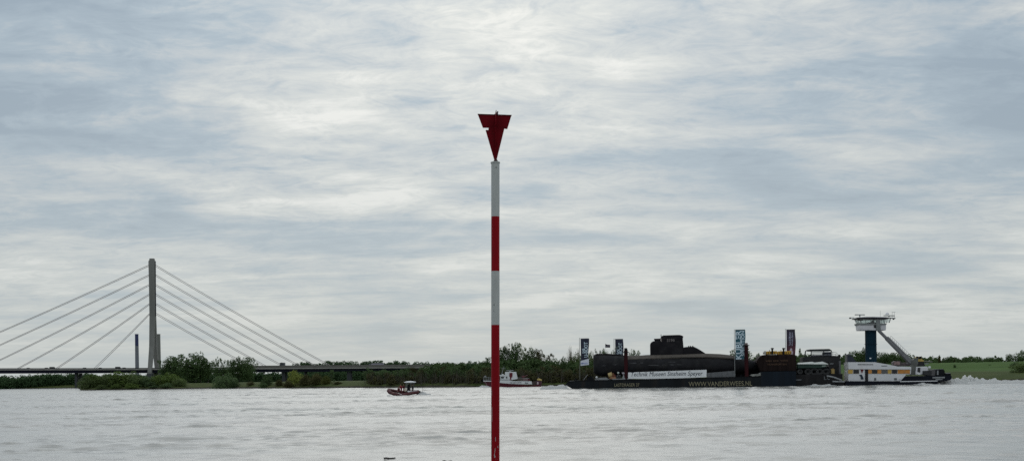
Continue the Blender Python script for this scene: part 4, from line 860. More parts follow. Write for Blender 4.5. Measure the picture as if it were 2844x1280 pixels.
lamp = thing(F, 'deck_lamp', 1657, 1049, .8, 'small white lamp on the barge foredeck under the submarine bow', 'lamp'); MB().lathe([(.12, -.3), (.26, -.1), (.28, .1), (.15, .28)], F.L(1657, 1047, .8), 10).build('lamp_head', LETW, lamp); cyl(F, 1657, 1054, 1048, .8, .06, 'stand', GREY, lamp)
co = thing(F, 'compressor', 1697, 1052, 1.0, 'cream and brown compressor drum beside orange trays on the barge', 'compressor')
MB().tube([F.L(1689.5, 1042, 1), F.L(1700, 1039.5, 1)], .62, 14, .75).build('tank', mat('cream_paint', (.50, .38, .17), .5, .15), co)
slab(F, [(1699, 1046), (1700, 1036), (1703, 1034), (1706, 1038), (1705, 1047)], .3, 1.6, 'engine_block', mat('brown_orange', (.16, .06, .02), .6, .3, 2), co)
slab(F, [(1704, 1046), (1705, 1037), (1709, 1041), (1710, 1047)], .4, 1.2, 'hose_box', mat('dusty_red', (.18, .05, .04), .7, .3), co)
slab(F, [(1691, 1050), (1697, 1045.5), (1710, 1046.5), (1712, 1051), (1700, 1052.5)], .3, 1.7, 'tray', mat('orange_tray', (.34, .18, .10), .7, .2), co)
ge = thing(F, 'work_light', 1717, 1052, 1.0, 'pale work light on a dark stand left of the first red post', 'light'); MB().lathe([(.1, -.25), (.3, -.15), (.3, .15), (.12, .3)], F.L(1717, 1035, 1), 10).build('lamp_head', mat('lamp_glass_pale', (.55, .6, .55), .3), ge)
cyl(F, 1717.5, 1052, 1036, 1, .07, 'stand', BLK, ge); slab(F, [(1711, 1051), (1712, 1041), (1724, 1041), (1725, 1051)], .6, 1.6, 'battery_box', mat('dark_box', (.025, .026, .03), .6, .3, 2), ge)
MB().tube([F.L(1713, 1047, .5), F.L(1717, 1039, .5), F.L(1723, 1043, .5)], .1, 6).build('cable', GREY, ge)
pn = thing(F, 'fire_monitor', 1732, 1053, .6, 'white cone-footed pump with square head beside the first red post', 'pump')
slab(F, [(1727, 1033), (1737, 1033), (1736.5, 1038.5), (1728, 1038)], .3, 1.0, 'head_box', mat('pale_lilac', (.42, .39, .42), .6, .15, 2), pn)
a = F.L(1732.5, 1053, .6); MB().lathe([(.42, 0), (.45, .3), (.25, 1.0), (.12, 1.5)], a, 12).build('cone_body', LGREY, pn)
# second box: ballast tank with faded lettering -----------------------
bt = thing(F, 'ballast_tank', 2163, 1031, 4, 'tall rusty brown tank box with faded orange lettering on the barge stern', 'tank')
slab(F, [(2101, 1003), (2106, 995), (2113, 988), (2122, 984.5), (2206, 983.5), (2211, 985), (2212, 1031), (2113, 1031.4)], 1.2, 8.5, 'tank_body', RUST, bt, bevel=.2)
for px in range(2120, 2212, 13):
    a, b_ = F.L(px, 1029, 1.1), F.L(px, 988, 1.1); MB().box((a.x, 1.15, (a.z + b_.z) / 2), (.09, .1, b_.z - a.z)).build('rib', RUST, bt)
LF = mat('letter_faded_orange', (.085, .048, .03), .8, .3, 2)
txt(F, 'VAN  DER  WEES', 2126, 999, 2188, 1004.5, 1.09, LF, bt, bold=.03); txt(F, 'TRANSPORTEN', 2130, 1009, 2184, 1014, 1.09, LF, bt, bold=.03)
for k, (xa, xb, lb) in enumerate(((2129, 2158, 'left yellow power pack with a black stack on the rusty tank'), (2161, 2198, 'right yellow power pack with a black stack, partly before the museum flag'))):
    yp = thing(F, 'power_pack', (xa + xb) / 2, 985, 3, lb, 'power pack', 'yellow power packs on the tank')
    slab(F, [(xa, 984), (xa, 975), (xa + 8, 974.6), (xb, 974), (xb, 983)], 2, 4.5, 'housing', YEL, yp, bevel=.08)
    for px in range(xa + 4, xb - 2, 6): slab(F, [(px, 982), (px, 976.5), (px + 2, 976.5), (px + 2, 982)], 1.9, 1.98, 'louvre', mat('louvre_brown', (.16, .07, .02), .7), yp)
    sx = 2145 if k == 0 else 2176.5; cyl(F, sx, 984, 968.5, 1.6, .24, 'exhaust_stack', BLK, yp); a = F.L(sx, 969.5, 1.6); MB().lathe([(.24, 0), (.42, .1), (.42, .3), (.2, .4)], a, 10).build('stack_cap', BLK, yp)
    cyl(F, xa + 8, 975, 971, 3, .08, 'filler_pipe', BLK, yp)
wb = thing(F, 'water_tank', 2125, 985, 3, 'small white plastic tank left of the yellow power packs', 'tank'); slab(F, [(2121, 982.5), (2121, 976), (2128, 975.5), (2128, 983)], 2, 4, 'tank_body', mat('milky_plastic', (.5, .48, .44), .5, .1), wb, bevel=.12)
cyl(F, 2124.5, 976, 974.6, 3, .3, 'lid', GREY, wb)
# stern pontoon --------------------------------------------------------
DKB = mat('pontoon_grey_brown', (.018, .017, .018), .7, .3, .5, spec=.15, streak=True, dirt=(.035, .032, .032), dirt_amt=.5)
pon = tag(F.empty('work_pontoon', F.L(2212, 1070).x, 0, 0), 'dark grey-brown work pontoon between the rusty tank and the pusher tug', 'pontoon')
slab(F, [(2211.5, 1039.5), (2340, 1037.5), (2340, 1060), (2344, 1066), (2344, 1084), (2211.5, 1086)], .05, 10.5, 'hull', DKB, pon)
slab(F, [(2211, 1053), (2226, 1052.7), (2226, 1055), (2211, 1055.5)], -.03, .02, 'draught_plate', GREY, pon)
txt(F, 'L', 2288.5, 1044.5, 2295, 1053.5, .0, GREY, pon, bold=.02); txt(F, 'C', 2297, 1044.5, 2305, 1053.5, .0, GREY, pon, bold=.02)
MB().tube([F.L(2296, 1043, -.1), F.L(2316, 1047, -.1), F.L(2338, 1055.5, -.1)], .22, 8).build('fender_bar', LGREY, pon)
MB().tube([F.L(2312, 1058.5, -.1), F.L(2345, 1059.5, -.1)], .22, 8).build('fender_bar', LGREY, pon)
slab(F, [(2230, 1005), (2229, 992), (2237, 990.5), (2252, 990.5), (2252, 989), (2315, 987), (2330, 988), (2333.5, 990), (2334, 1039), (2302, 1040), (2302, 1005)], 3.5, 8.5, 'machine_house', mat('machine_house_black', (.014, .014, .016), .6, .3, .6, dirt=(.03, .028, .026), dirt_amt=.5), pon)
PIPE = mat('pipe_dark_green', (.020, .024, .026), .5, .2)
MB().tube([F.L(2236.5, 991, 3.2), F.L(2236.5, 978, 3.2), F.L(2237.5, 974.5, 3.2), F.L(2241, 972.3, 3.2), F.L(2254, 971.5, 3.2)], .16, 8).build('bent_pipe', PIPE, pon)
slab(F, [(2250, 969.5), (2303, 968.2), (2309, 971.5), (2309, 974), (2251, 974.5)], 3.2, 8.6, 'flat_roof', PIPE, pon)
for px in (2253, 2288, 2309): cyl(F, px, 990, 972, 3.3, .13, 'roof_post', PIPE, pon); cyl(F, px, 990, 972, 8.3, .13, 'roof_post', PIPE, pon)
for y in (978, 982, 985.5): MB().tube([F.L(2253, y, 3.3), F.L(2310, y - 1, 3.3)], .09, 6).build('guard_rail', LGREY if y != 982 else PIPE, pon)
slab(F, [(2254, 989), (2254, 986), (2288, 985), (2288, 988.5)], 4, 7, 'bench_box', mat('lilac_grey_box', (.22, .20, .24), .7, .2), pon)
slab(F, [(2289, 988), (2289, 978), (2308, 977.5), (2308, 987.5)], 4, 7, 'blue_screen', mat('blue_grey_screen', (.05, .055, .11), .6, .3, 1), pon)
for px in (2313, 2320, 2326): cyl(F, px, 989, 976 + (px - 2313) * .8, 3.6, .05, 'rail_post', LGREY, pon)
for y in (977, 982): MB().tube([F.L(2309, y, 3.6), F.L(2322, y + 1, 3.6), F.L(2328, y + 8, 3.6)], .05, 5).build('guard_rail', LGREY, pon)
cyl(F, 2331, 989, 984, 4, .3, 'vent', BLK, pon); cyl(F, 2333, 1041, 1001, 1.2, .26, 'light_post', mat('post_grey', (.11, .11, .12), .6), pon)
slab(F, [(2213, 1018), (2302, 1018), (2302, 1039), (2213, 1040)], 4.0, 9.5, 'bulkhead', BLK, pon)
slab(F, [(2334, 1012), (2352, 1012), (2352, 1038), (2334, 1039)], 5.0, 5.4, 'net_screen', mat('net_dark', (.02, .03, .02), .9), pon) if False else None
cb = thing(F, 'covered_boat', 2257, 1022, 1.6, 'green boat under a white cover on the work pontoon', 'boat')
slab(F, [(2215.5, 1010.5), (2298, 1011), (2294, 1018), (2284, 1021), (2216, 1021.5)], .8, 3.2, 'hull', mat('boat_green', (.010, .035, .025), .5, .2), cb)
mb = MB(); stn = [(2215.5, 1006.8, 1010.5), (2230, 1006, 1010.4), (2256, 1003.7, 1010.4), (2262, 1006, 1010.8), (2284, 1003.2, 1010.6), (2296, 1008, 1011), (2300, 1010, 1011)]; vv = []
for px, yt, yb in stn:
    t__, b__ = F.L(px, yt, 2.0), F.L(px, yb, .7); vv += [(b__.x, .7, b__.z), (t__.x, 1.9, t__.z), (t__.x, 2.1, t__.z), (b__.x, 3.3, b__.z)]
mb.add(vv, [(i * 4 + k, i * 4 + (k + 1) % 4, i * 4 + 4 + (k + 1) % 4, i * 4 + 4 + k) for i in range(len(stn) - 1) for k in range(4)] + [(0, 1, 2, 3), tuple(range(len(vv) - 4, len(vv)))]).build('cover', mat('cover_white', (.72, .74, .70), .6, .08, .8), cb)
slab(F, [(2282, 1014), (2294, 1013.5), (2293, 1017), (2283, 1017.5)], .74, .79, 'name_plate', mat('plate_grey_green', (.25, .30, .27), .6), cb)
for i, (px, rr_, lb) in enumerate(((2222, .62, 'leftmost small tyre fender pile end beside the rusty tank'), (2244, .8, 'round coil left of the pontoon\'s largest coil'), (2262, 1.0, 'largest dark hose coil under the covered boat'), (2277, .8, 'hose coil right of the largest one'), (2294, .85, 'rightmost dark coil, next to the cream cylinder'))):
    cl = thing(F, 'hose_coil', px, 1037, 1.2, lb, 'hose coil', 'dark coils on the pontoon deck'); a = F.L(px, 1031.5, 1.2)
    for k in range(3):
        MB().tube([(a.x + (rr_ - k * .2) * math.cos(th_), 1.2 + .2 * k, a.z + (rr_ - k * .2) * math.sin(th_) * .85) for th_ in np.linspace(0, 6.28, 17)], .13, 6, caps=False).build('hose_turn', mat('coil_grey', (.055, .055, .056), .7, .4, 2), cl)
yc = thing(F, 'gas_cylinder', 2312, 1038, 1.5, 'cream yellow gas cylinder on the pontoon before the black machine house', 'gas cylinder'); cyl(F, 2313, 1037, 1024, 1.5, .5, 'bottle', mat('bottle_cream', (.40, .28, .10), .5, .15), yc, smooth=True); cyl(F, 2313, 1024, 1021.5, 1.5, .25, 'valve_cap', mat('cap_brown', (.14, .09, .04), .6), yc)
sb = thing(F, 'sign_board', 2310, 1012, 2.5, 'small pale board on the black machine house', 'board'); slab(F, [(2305, 1008), (2315, 1007.6), (2315, 1011), (2305, 1011.4)], 3.38, 3.46, 'board', GREY, sb)
# pusher tug ------------------------------------------------------------
tug = tag(F.empty('pusher_tug', F.L(2355, 1068).x, 0, 0), 'white and navy pusher tug with a raised wheelhouse on a blue column', 'tug')
slab(F, [(2349, 1057.5), (2500, 1058.5), (2516, 1044), (2600, 1042.5), (2640, 1041), (2643, 1044), (2643, 1052), (2632, 1056.5), (2605, 1059), (2600, 1082), (2349, 1084)], 0, 11, 'hull', NAVY, tug)
slab(F, [(2500, 1057.6), (2604, 1055.8), (2604, 1058), (2500, 1060)], -.08, -.01, 'white_line', WHT, tug)
slab(F, [(2356, 1005), (2429, 1005), (2462, 1010.5), (2493, 1017), (2531, 1017.5), (2531, 1025), (2357, 1024.5)], .45, 6.5, 'upper_house', WHT, tug)
slab(F, [(2357, 1024.7), (2531, 1025), (2530, 1036), (2530, 1038.2), (2510, 1040), (2500, 1057.3), (2356, 1058)], .75, 6.3, 'lower_house', WHT, tug)
slab(F, [(2510, 1040), (2516, 1037), (2514, 1043), (2501, 1057), (2500, 1051)], .3, .7, 'bulwark_end', WHT, tug)
for xa, xb, nm, m in ((2355.5, 2368, 'amber_panel', AMB), (2370.5, 2385.5, 'window', GLD), (2411.5, 2421, 'orange_panel', ORG), (2422, 2436.5, 'window', GLD), (2437, 2447.5, 'orange_panel', ORG), (2448.5, 2465, 'grey_window', mat('window_grey', (.13, .13, .13), .4, .2)), (2466, 2475.5, 'amber_panel', AMB), (2477.5, 2491.5, 'window', GLD), (2493.5, 2513, 'orange_panel', ORG), (2514, 2527, 'orange_panel', ORG)):
    fr = slab(F, [(xa - .6, 1025.6), (xb + .6, 1025.6), (xb + .6, 1037.2), (xa - .6, 1037.2)], .68, .78, 'window_frame', mat('frame_cream', (.45, .38, .28), .6), tug); sub(MB().prism(poly(F, [(xa, 1026.3), (xb, 1026.3), (xb, 1036.4), (xa, 1036.4)], .64), .62, .66), nm, m, fr)
slab(F, [(2403, 1024.5), (2411, 1024.5), (2411, 1059), (2403, 1059)], .55, .74, 'doorway', mat('doorway_dark', (.010, .009, .014), .7), tug)
slab(F, [(2390, 1024.7), (2399, 1024.7), (2396.5, 1030), (2394, 1036.5), (2391.5, 1030)], .66, .74, 'red_pennant', mat('pennant_red', (.16, .01, .015), .7), tug)
slab(F, [(2386, 1040), (2394, 1039.5), (2397, 1046), (2399, 1051.5), (2397, 1053), (2391, 1052.5), (2390, 1044)], .62, .74, 'blue_emblem', mat('emblem_blue', (.020, .035, .065), .6), tug)
slab(F, [(2382, 1010.3), (2425, 1010.6), (2425, 1012.6), (2382, 1012.4)], .38, .44, 'handrail_slot', GREY, tug); slab(F, [(2448, 1014.6), (2464, 1014.6), (2464, 1016.2), (2448, 1016.2)], .38, .44, 'louvre', GREY, tug)
slab(F, [(2428, 1049), (2433, 1048.5), (2434, 1055), (2428, 1056)], .69, .74, 'hatch', GREY, tug); slab(F, [(2483.5, 1049), (2491, 1049), (2491, 1055), (2483.5, 1055)], .69, .74, 'hatch', GREY, tug)
slab(F, [(2353, 1005), (2353, 985), (2361, 983.5), (2361, 986), (2368, 990), (2374, 1000), (2381, 1005)], 5, 8, 'funnel', mat('funnel_dark_blue', (.018, .024, .040), .5), tug); slab(F, [(2352, 985), (2352, 983), (2369, 982.3), (2369, 984)], 4.8, 8.2, 'funnel_cap', LGREY, tug)
oc2 = 5.0; CBL = mat('column_blue', (.006, .028, .046), .6, .12, .5, streak=True, spec=.12); a = F.L(2418.3, 1007, oc2); b_ = F.L(2418, 915, oc2)
rc = (F.L(2433, 950, oc2).x - F.L(2403, 950, oc2).x) / 2; colm = MB().tube([(b_.x, oc2, a.z - .3), (b_.x, oc2, b_.z + .3)], rc, 12).build('tower_column', CBL, tug)
z_ = F.L(2418, 956, oc2).z; sub(MB().lathe([(rc, 0), (rc + .25, .02), (rc + .25, .14), (rc, .16)], (b_.x, oc2, z_), 12), 'ring', CBL, colm)
for k in range(12):
    an = 2 * math.pi * (k + .5) / 12; sub(MB().box((b_.x + rc * math.cos(an), oc2 + rc * math.sin(an), (a.z + b_.z) / 2), (.1, .1, b_.z - a.z - .4)), 'seam', CBL, colm)
sub(MB().lathe([(.12, 0), (.26, .1), (.22, .3)], (F.L(2418, 995, 3.2).x, oc2 - rc - .1, F.L(2418, 996, 3.2).z), 10), 'deck_light', LETW, colm)
# wheelhouse
wh = MB(); WG = mat('wheelhouse_grey', (.70, .69, .72), .5, .06, .5); WD = mat('wheelhouse_shade_grey', (.22, .235, .235), .5, .1, .8)
def P3(px, py): q = F.L(px, py, oc2); return q.x, q.z
hw = 2.6
wb_ = slab(F, [(2387, 901.5), (2433, 900.5), (2461, 900.5), (2461, 916.5), (2389, 916.5)], oc2 - hw, oc2 + hw, 'cabin_base', WG, tug, bevel=.12)
slab(F, [(2384.5, 897), (2463.5, 897.5), (2461.5, 901.2), (2387, 902)], oc2 - hw - .25, oc2 + hw + .25, 'sill_band', WD, tug)
slab(F, [(2434, 884), (2445, 884), (2446, 917), (2434, 917)], oc2 - hw - .55, oc2 - hw + .1, 'stair_head', WD, tug); slab(F, [(2427, 901), (2433, 901), (2433, 911), (2427, 910)], oc2 - hw - .06, oc2 - hw + .1, 'door_shadow', GLD, tug)
# outward leaning window posts and panes
MULL = mat('mullion_grey', (.16, .17, .17), .5)
GLS = bpy.data.materials.new('clear_glass'); GLS.use_nodes = True; t = GLS.node_tree; t.nodes.clear(); o_ = t.nodes.new('ShaderNodeOutputMaterial'); tr = t.nodes.new('ShaderNodeBsdfTransparent'); tr.inputs[0].default_value = (.86, .90, .90, 1); gl = t.nodes.new('ShaderNodeBsdfGlossy'); gl.inputs['Roughness'].default_value = .05; ms = t.nodes.new('ShaderNodeMixShader'); ms.inputs[0].default_value = .12
t.links.new(tr.outputs[0], ms.inputs[1]); t.links.new(gl.outputs[0], ms.inputs[2]); t.links.new(ms.outputs[0], o_.inputs[0])
cols = [(2385, 2380), (2398, 2398), (2411, 2411), (2429, 2429), (2435, 2435), (2447, 2447), (2455, 2457), (2463, 2466.5)]
yb_, yt_ = oc2 - hw - .2, oc2 - hw - .6; zb, zt = F.L(2420, 898, oc2).z, F.L(2420, 884, oc2).z
cx = lambda px: F.L(px, 890, oc2).x
for sgn in (-1, 1):
    for xb, xt in cols:
        MB().tube([(cx(xb), oc2 + sgn * (hw + .1), zb), (cx(xt), oc2 + sgn * (hw + .5), zt)], .065 if 2369 < xt < 2466 else .10, 6).build('mullion', MULL, tug)
    for (b0, t0), (b1, t1) in zip(cols[:-1], cols[1:]):
        y0, y1 = oc2 + sgn * (hw + .1), oc2 + sgn * (hw + .5)
        MB().add([(cx(b0), y0, zb), (cx(b1), y0, zb), (cx(t1), y1, zt), (cx(t0), y1, zt), (cx(b0), y0 + .02, zb), (cx(b1), y0 + .02, zb), (cx(t1), y1 + .02, zt), (cx(t0), y1 + .02, zt)], [(0, 1, 2, 3), (7, 6, 5, 4), (0, 4, 5, 1), (2, 6, 7, 3)]).build('window_pane', GLS, tug)
xl0, xl1 = cx(cols[0][0]), cx(cols[0][1])
MB().add([(xl0, oc2 - hw, zb), (xl0, oc2 + hw, zb), (xl1 - .3, oc2 + hw, zt), (xl1 - .3, oc2 - hw, zt)], [(0, 1, 2, 3)]).build('window_pane', GLS, tug)
for q_ in (-.33, .33): MB().tube([(xl0, oc2 + hw * q_, zb), (xl1 - .3, oc2 + hw * q_, zt)], .08, 6).build('mullion', MULL, tug)
slab(F, [(2383, 884), (2397, 884), (2397, 889.5), (2385, 890)], oc2 - .5, oc2 + .5, 'console', BLK, tug); slab(F, [(2421, 898), (2422, 890), (2428, 889), (2429, 898)], oc2 - .5, oc2 + .5, 'helm_chair', PIPE, tug); slab(F, [(2411, 898), (2411, 895), (2440, 894.5), (2440, 898)], oc2 - 1, oc2 + 1, 'helm_desk', PIPE, tug)
slab(F, [(2380, 881.5), (2400, 880.5), (2425, 880.2), (2470, 881.5), (2474, 883.5), (2466, 885.3), (2400, 885), (2380, 883.6)], oc2 - hw - .9, oc2 + hw + .9, 'roof', mat('roof_underside_dark', (.014, .012, .018), .5), tug, bevel=.08)
slab(F, [(2380, 881.3), (2400, 879.2), (2425, 878.8), (2460, 879.6), (2470, 881.3)], oc2 - hw - .6, oc2 + hw + .6, 'roof_top', WHT, tug, bevel=.05)
MB().tube([F.L(2466, 883, oc2), F.L(2487, 883.5, oc2)], .14, 6).build('aerial_arm', WD, tug); MB().tube([F.L(2372, 882, oc2), F.L(2361, 882.5, oc2)], .10, 6).build('aerial_arm', WD, tug)
for px, py in ((2361, 883.5), (2481.5, 886)): MB().lathe([(.1, -.15), (.26, -.1), (.26, .15), (.1, .25)], F.L(px, py, oc2), 8).build('searchlight', PIPE, tug)
for x0, x1, xm, y in ((2374, 2402, 2388, 873.6), (2454, 2485, 2469, 876.2)):
    rd = cyl(F, xm, 880, y + .6, oc2, .16, 'radar_mast', WD, tug); sub(MB().tube([F.L(x0, y, oc2), F.L(x1, y + .2, oc2)], .13, 6), 'radar_bar', WD, rd)
MB().lathe([(.5, 0), (.55, .1), (.4, .45), (.15, .6)], F.L(2464, 873.6, oc2 + 1), 12).build('dome', WHT, tug)
for px, h in ((2445, 863), (2478, 865), (2484, 866)): cyl(F, px, 882, h, oc2 + 1, .035, 'whip_antenna', WD, tug, 5)
MB().tube([F.L(2478, 867, oc2 + 1), F.L(2487, 866, oc2 + 1)], .04, 5).build('antenna_cross', WD, tug)
# stair boom
BG = mat('boom_grey', (.20, .20, .205), .5, .12, .8); of = 2.2
bo = MB().tube([F.L(2440, 917, of), F.L(2464, 941, of)], .42, 10).build('boom_inner', BG, tug); bo2 = MB().tube([F.L(2462, 938, of), F.L(2532, 1006, of)], .62, 10).build('boom_outer', BG, tug); MB().tube([F.L(2463, 943, of), F.L(2527, 1009, of)], .34, 8).build('ram', mat('ram_dark', (.07, .07, .07), .4), tug)
ra, rb = F.L(2474, 932, of - .6), F.L(2524, 980, of - .6); MB().tube([ra, rb], .035, 5).build('hand_rail', LGREY, tug); ra2, rb2 = F.L(2471, 936, of - .6), F.L(2521, 984, of - .6); MB().tube([ra2, rb2], .03, 5).build('hand_rail', LGREY, tug)
for k in range(10):
    p_ = ra.lerp(rb, k / 9); MB().tube([p_, p_ + Vector((-.25, .1, -1.3))], .03, 5).build('rail_post', LGREY, tug)
for k in range(26): p_ = F.L(2466, 936, of - .4).lerp(F.L(2530, 999, of - .4), k / 25); MB().box(p_, (.3, .5, .05)).build('stair_tread', BG, tug)
slab(F, [(2533, 1003), (2541, 994), (2550, 993), (2550, 1008), (2545, 1020), (2546, 1038), (2531, 1041), (2531, 1020)], .9, 2.6, 'boom_pedestal', mat('pedestal_grey', (.12, .125, .115), .6, .3, .8), tug)
ten = thing(F, 'tender', 2505, 1016, 6, 'pale reddish covered tender on the tug\'s roof behind the boom', 'boat')
slab(F, [(2481, 1014), (2480, 1006), (2486, 1001.5), (2500, 1001), (2503, 1006), (2530, 1005), (2530, 1016), (2484, 1017)], 5, 7.2, 'hull', mat('tender_dusty', (.12, .10, .10), .7, .3, 1), ten, bevel=.1); slab(F, [(2483, 1012.5), (2484, 1004), (2498, 1003), (2500, 1010), (2496, 1013)], 4.8, 5, 'cover', mat('tender_pink', (.32, .22, .21), .7, .2), ten); slab(F, [(2516, 1010), (2521, 1006.5), (2528, 1006), (2527, 1009.5)], 4.8, 5, 'seat', LGREY, ten)
cw = thing(F, 'deck_crane', 2556, 1038, 3, 'yellow-topped deck crane at the aft end of the tug', 'crane')
slab(F, [(2545, 1002), (2545, 991), (2552, 989.5), (2560, 989.5), (2560, 997), (2566, 1000), (2567, 1003), (2546, 1003.5)], 2.2, 4.2, 'crane_head', mat('crane_yellow', (.58, .42, .12), .5, .15, 1.2), cw, bevel=.08)
for px in (2548, 2556): a = F.L(px, 992.5, 2.1); MB().tube([(a.x, 2.0, a.z), (a.x, 2.2, a.z)], .34, 12).build('pulley', BLK, cw)
slab(F, [(2548, 1017), (2548, 1003.5), (2565, 1003.5), (2566, 1008), (2570, 1016)], 2.5, 4.5, 'crane_cab', mat('crane_black', (.018, .018, .02), .5), cw)
MB().tube([F.L(2548, 1002, 3), F.L(2590, 1004, 3)], .12, 6).build('jib', mat('jib_grey', (.2, .19, .17), .6), cw)
slab(F, [(2545, 1018), (2576, 1017), (2578, 1022), (2576, 1039), (2543, 1040)], .5, 6, 'aft_house', WG, tug, bevel=.12); slab(F, [(2548, 1032), (2549, 1020.5), (2556, 1020), (2556, 1034)], .42, .5, 'window', GLD, tug); slab(F, [(2543, 1038), (2548, 1035), (2556, 1035), (2556, 1040)], .4, .5, 'step_plate', WHT, tug)
slab(F, [(2563, 1039), (2563, 1029), (2585, 1028.5), (2588, 1034), (2587, 1043)], .2, 5, 'engine_casing', mat('casing_dark', (.028, .028, .032), .5, .3, 1), tug)
MB().lathe([(.15, -.3), (.32, -.2), (.32, .2), (.15, .3)], F.L(2581.5, 1019.5, 1), 10).build('lamp_globe', LETW, tug); cyl(F, 2581.5, 1030, 1021, 1, .06, 'lamp_post', GREY, tug)
slab(F, [(2568, 1010.5), (2568, 1008), (2580, 1007.5), (2580, 1010.5)], 2, 3, 'life_raft', LGREY, tug)
slab(F, [(2586, 1043), (2587, 1027.5), (2598, 1026.8), (2597, 1042)], .3, 6, 'stern_house', mat('stern_grey', (.10, .095, .10), .6), tug)
slab(F, [(2597, 1042), (2598, 1025.8), (2621, 1025), (2624, 1030), (2623, 1041)], .3, 7, 'stern_house', BLK, tug); slab(F, [(2602.5, 1040), (2602.5, 1028), (2606.5, 1028), (2606.5, 1040)], .2, .29, 'white_post', LGREY, tug)
slab(F, [(2597, 1026), (2598, 1024.2), (2620, 1023.6), (2620, 1025.3)], .2, 7.1, 'roof_edge', GREY, tug)
slab(F, [(2625, 1041), (2626, 1036.5), (2640, 1036), (2642, 1041)], .2, 9, 'stern_tank', BLK, tug); slab(F, [(2627, 1036.6), (2627, 1035), (2640, 1034.6), (2640, 1036.2)], .1, 9.1, 'tank_lid', LGREY, tug)
slab(F, [(2590, 1046), (2624, 1045.4), (2624, 1049.2), (2590, 1050)], -.08, -.01, 'name_plate', LGREY, tug); slab(F, [(2598, 1051.6), (2618, 1051.3), (2617, 1054), (2599, 1054.6)], -.08, -.01, 'name_plate', LGREY, tug)
# ------------------------------------------------------------------ red fire boat
Q = Frame(1345, 402, R(-3)); FR = mat('fireboat_red', (.10, .008, .016), .4, .15, .6); FW = mat('fireboat_white', (.78, .79, .80), .45, .05, .6, dirt=(.6, .6, .6), dirt_amt=.3)
fb = tag(Q.empty('fire_boat', Q.L(1345, 1075).x, 0, 0), 'red and white fire boat with sloped white cabin half behind the marker pole', 'boat')
def qs(pts, o0, o1, name, m, **k): return slab(Q, pts, o0, o1, name, m, fb, **k)
vs = []; st2 = [(1344, 1059, 1060, .05), (1352, 1058.5, 1071, .5), (1362, 1058.5, 1080, .8), (1385, 1062, 1082, 1), (1420, 1065, 1082, 1), (1460, 1068, 1082, 1), (1490, 1068.5, 1081, .95), (1502, 1064.5, 1080, .85)]
for px, yt, yb, wf in st2:
    t1, b1 = Q.L(px, yt, 2.3), Q.L(px, yb, 2.3)
    for y, z in ((2.3 - 2.3 * wf, t1.z), (2.3 - 1.9 * wf, b1.z), (2.3 + 1.9 * wf, b1.z), (2.3 + 2.3 * wf, t1.z)): vs.append((t1.x, y, z))
MB().add(vs, [(i * 4 + k, i * 4 + (k + 1) % 4, i * 4 + 4 + (k + 1) % 4, i * 4 + 4 + k) for i in range(len(st2) - 1) for k in range(4)] + [(0, 1, 2, 3), tuple(range(len(vs) - 4, len(vs)))]).build('hull', FR, fb)
qs([(1341.5, 1056.3), (1368, 1057), (1368, 1058.8), (1343, 1058.2)], .3, 4.3, 'bow_deck', FW)
for px in (1342.5, 1347, 1352, 1357, 1362): cyl(Q, px, 1057, 1046.5, .6, .05, 'rail_post', LGREY, fb, 5)
MB().tube([Q.L(1342, 1046.5, .6), Q.L(1366, 1048, .6)], .06, 5).build('guard_rail', LGREY, fb); MB().tube([Q.L(1342, 1051, .6), Q.L(1366, 1052, .6)], .04, 5).build('guard_rail', LGREY, fb)
MB().tube([Q.L(1347, 1059, 1.0), Q.L(1353.5, 1069.5, 1.4)], .12, 6).build('anchor_stem', mat('anchor_pale', (.3, .22, .22), .6), fb); qs([(1345, 1046), (1345, 1043), (1349, 1042.5), (1350, 1046)], 1, 2, 'bow_light', LGREY)
qs([(1389, 1055), (1416, 1055), (1420, 1057.5), (1475, 1058), (1478.5, 1066.5), (1440, 1066), (1400, 1064), (1388, 1062)], .02, 4.6, 'white_bulwark', FW)
qs([(1389.5, 1042.5), (1403, 1042), (1403, 1055), (1389.5, 1055)], .7, 3.9, 'front_cabin', FW); qs([(1391, 1045.5), (1400, 1045), (1399, 1050), (1392, 1050)], .62, .7, 'window', GLD)
qs([(1385, 1041.8), (1388, 1040.2), (1403, 1040.2), (1403, 1042.6), (1388, 1043)], .5, 4.1, 'cabin_roof', FW)
qs([(1402.5, 1032.3), (1432.5, 1032), (1437, 1052), (1428, 1053), (1420, 1055), (1402.5, 1055)], .6, 4.0, 'wheelhouse', FW, bevel=.1); qs([(1405.5, 1045), (1409, 1045), (1409, 1050), (1405.5, 1050)], .52, .6, 'window', GLD)
qs([(1388, 1053.3), (1416, 1053.3), (1416, 1054.6), (1388, 1054.6)], .5, .6, 'grey_line', GREY)
qs([(1415, 1034.5), (1423.5, 1034.5), (1423, 1045.5), (1420, 1048), (1419.5, 1055), (1417, 1055), (1416, 1046.5), (1414.5, 1044)], .45, .62, 'red_panel', mat('panel_red', (.13, .008, .016), .5), bevel=0)
MB().tube([Q.L(1392.5, 1041, 2), Q.L(1400, 1015, 2)], .11, 6, .05).build('mast', LGREY, fb); MB().tube([Q.L(1393, 1022.5, 2), Q.L(1404, 1022.5, 2)], .06, 5).build('mast_yard', LGREY, fb); qs([(1393, 1041), (1396, 1037), (1400, 1041)], 1.5, 2.5, 'mast_foot', FW)
cyl(Q, 1416.5, 1033, 1029, 2, .35, 'radar_stand', LGREY, fb); MB().tube([Q.L(1406, 1028.5, 2), Q.L(1426, 1028, 2)], .12, 6).build('radar_bar', LGREY, fb)
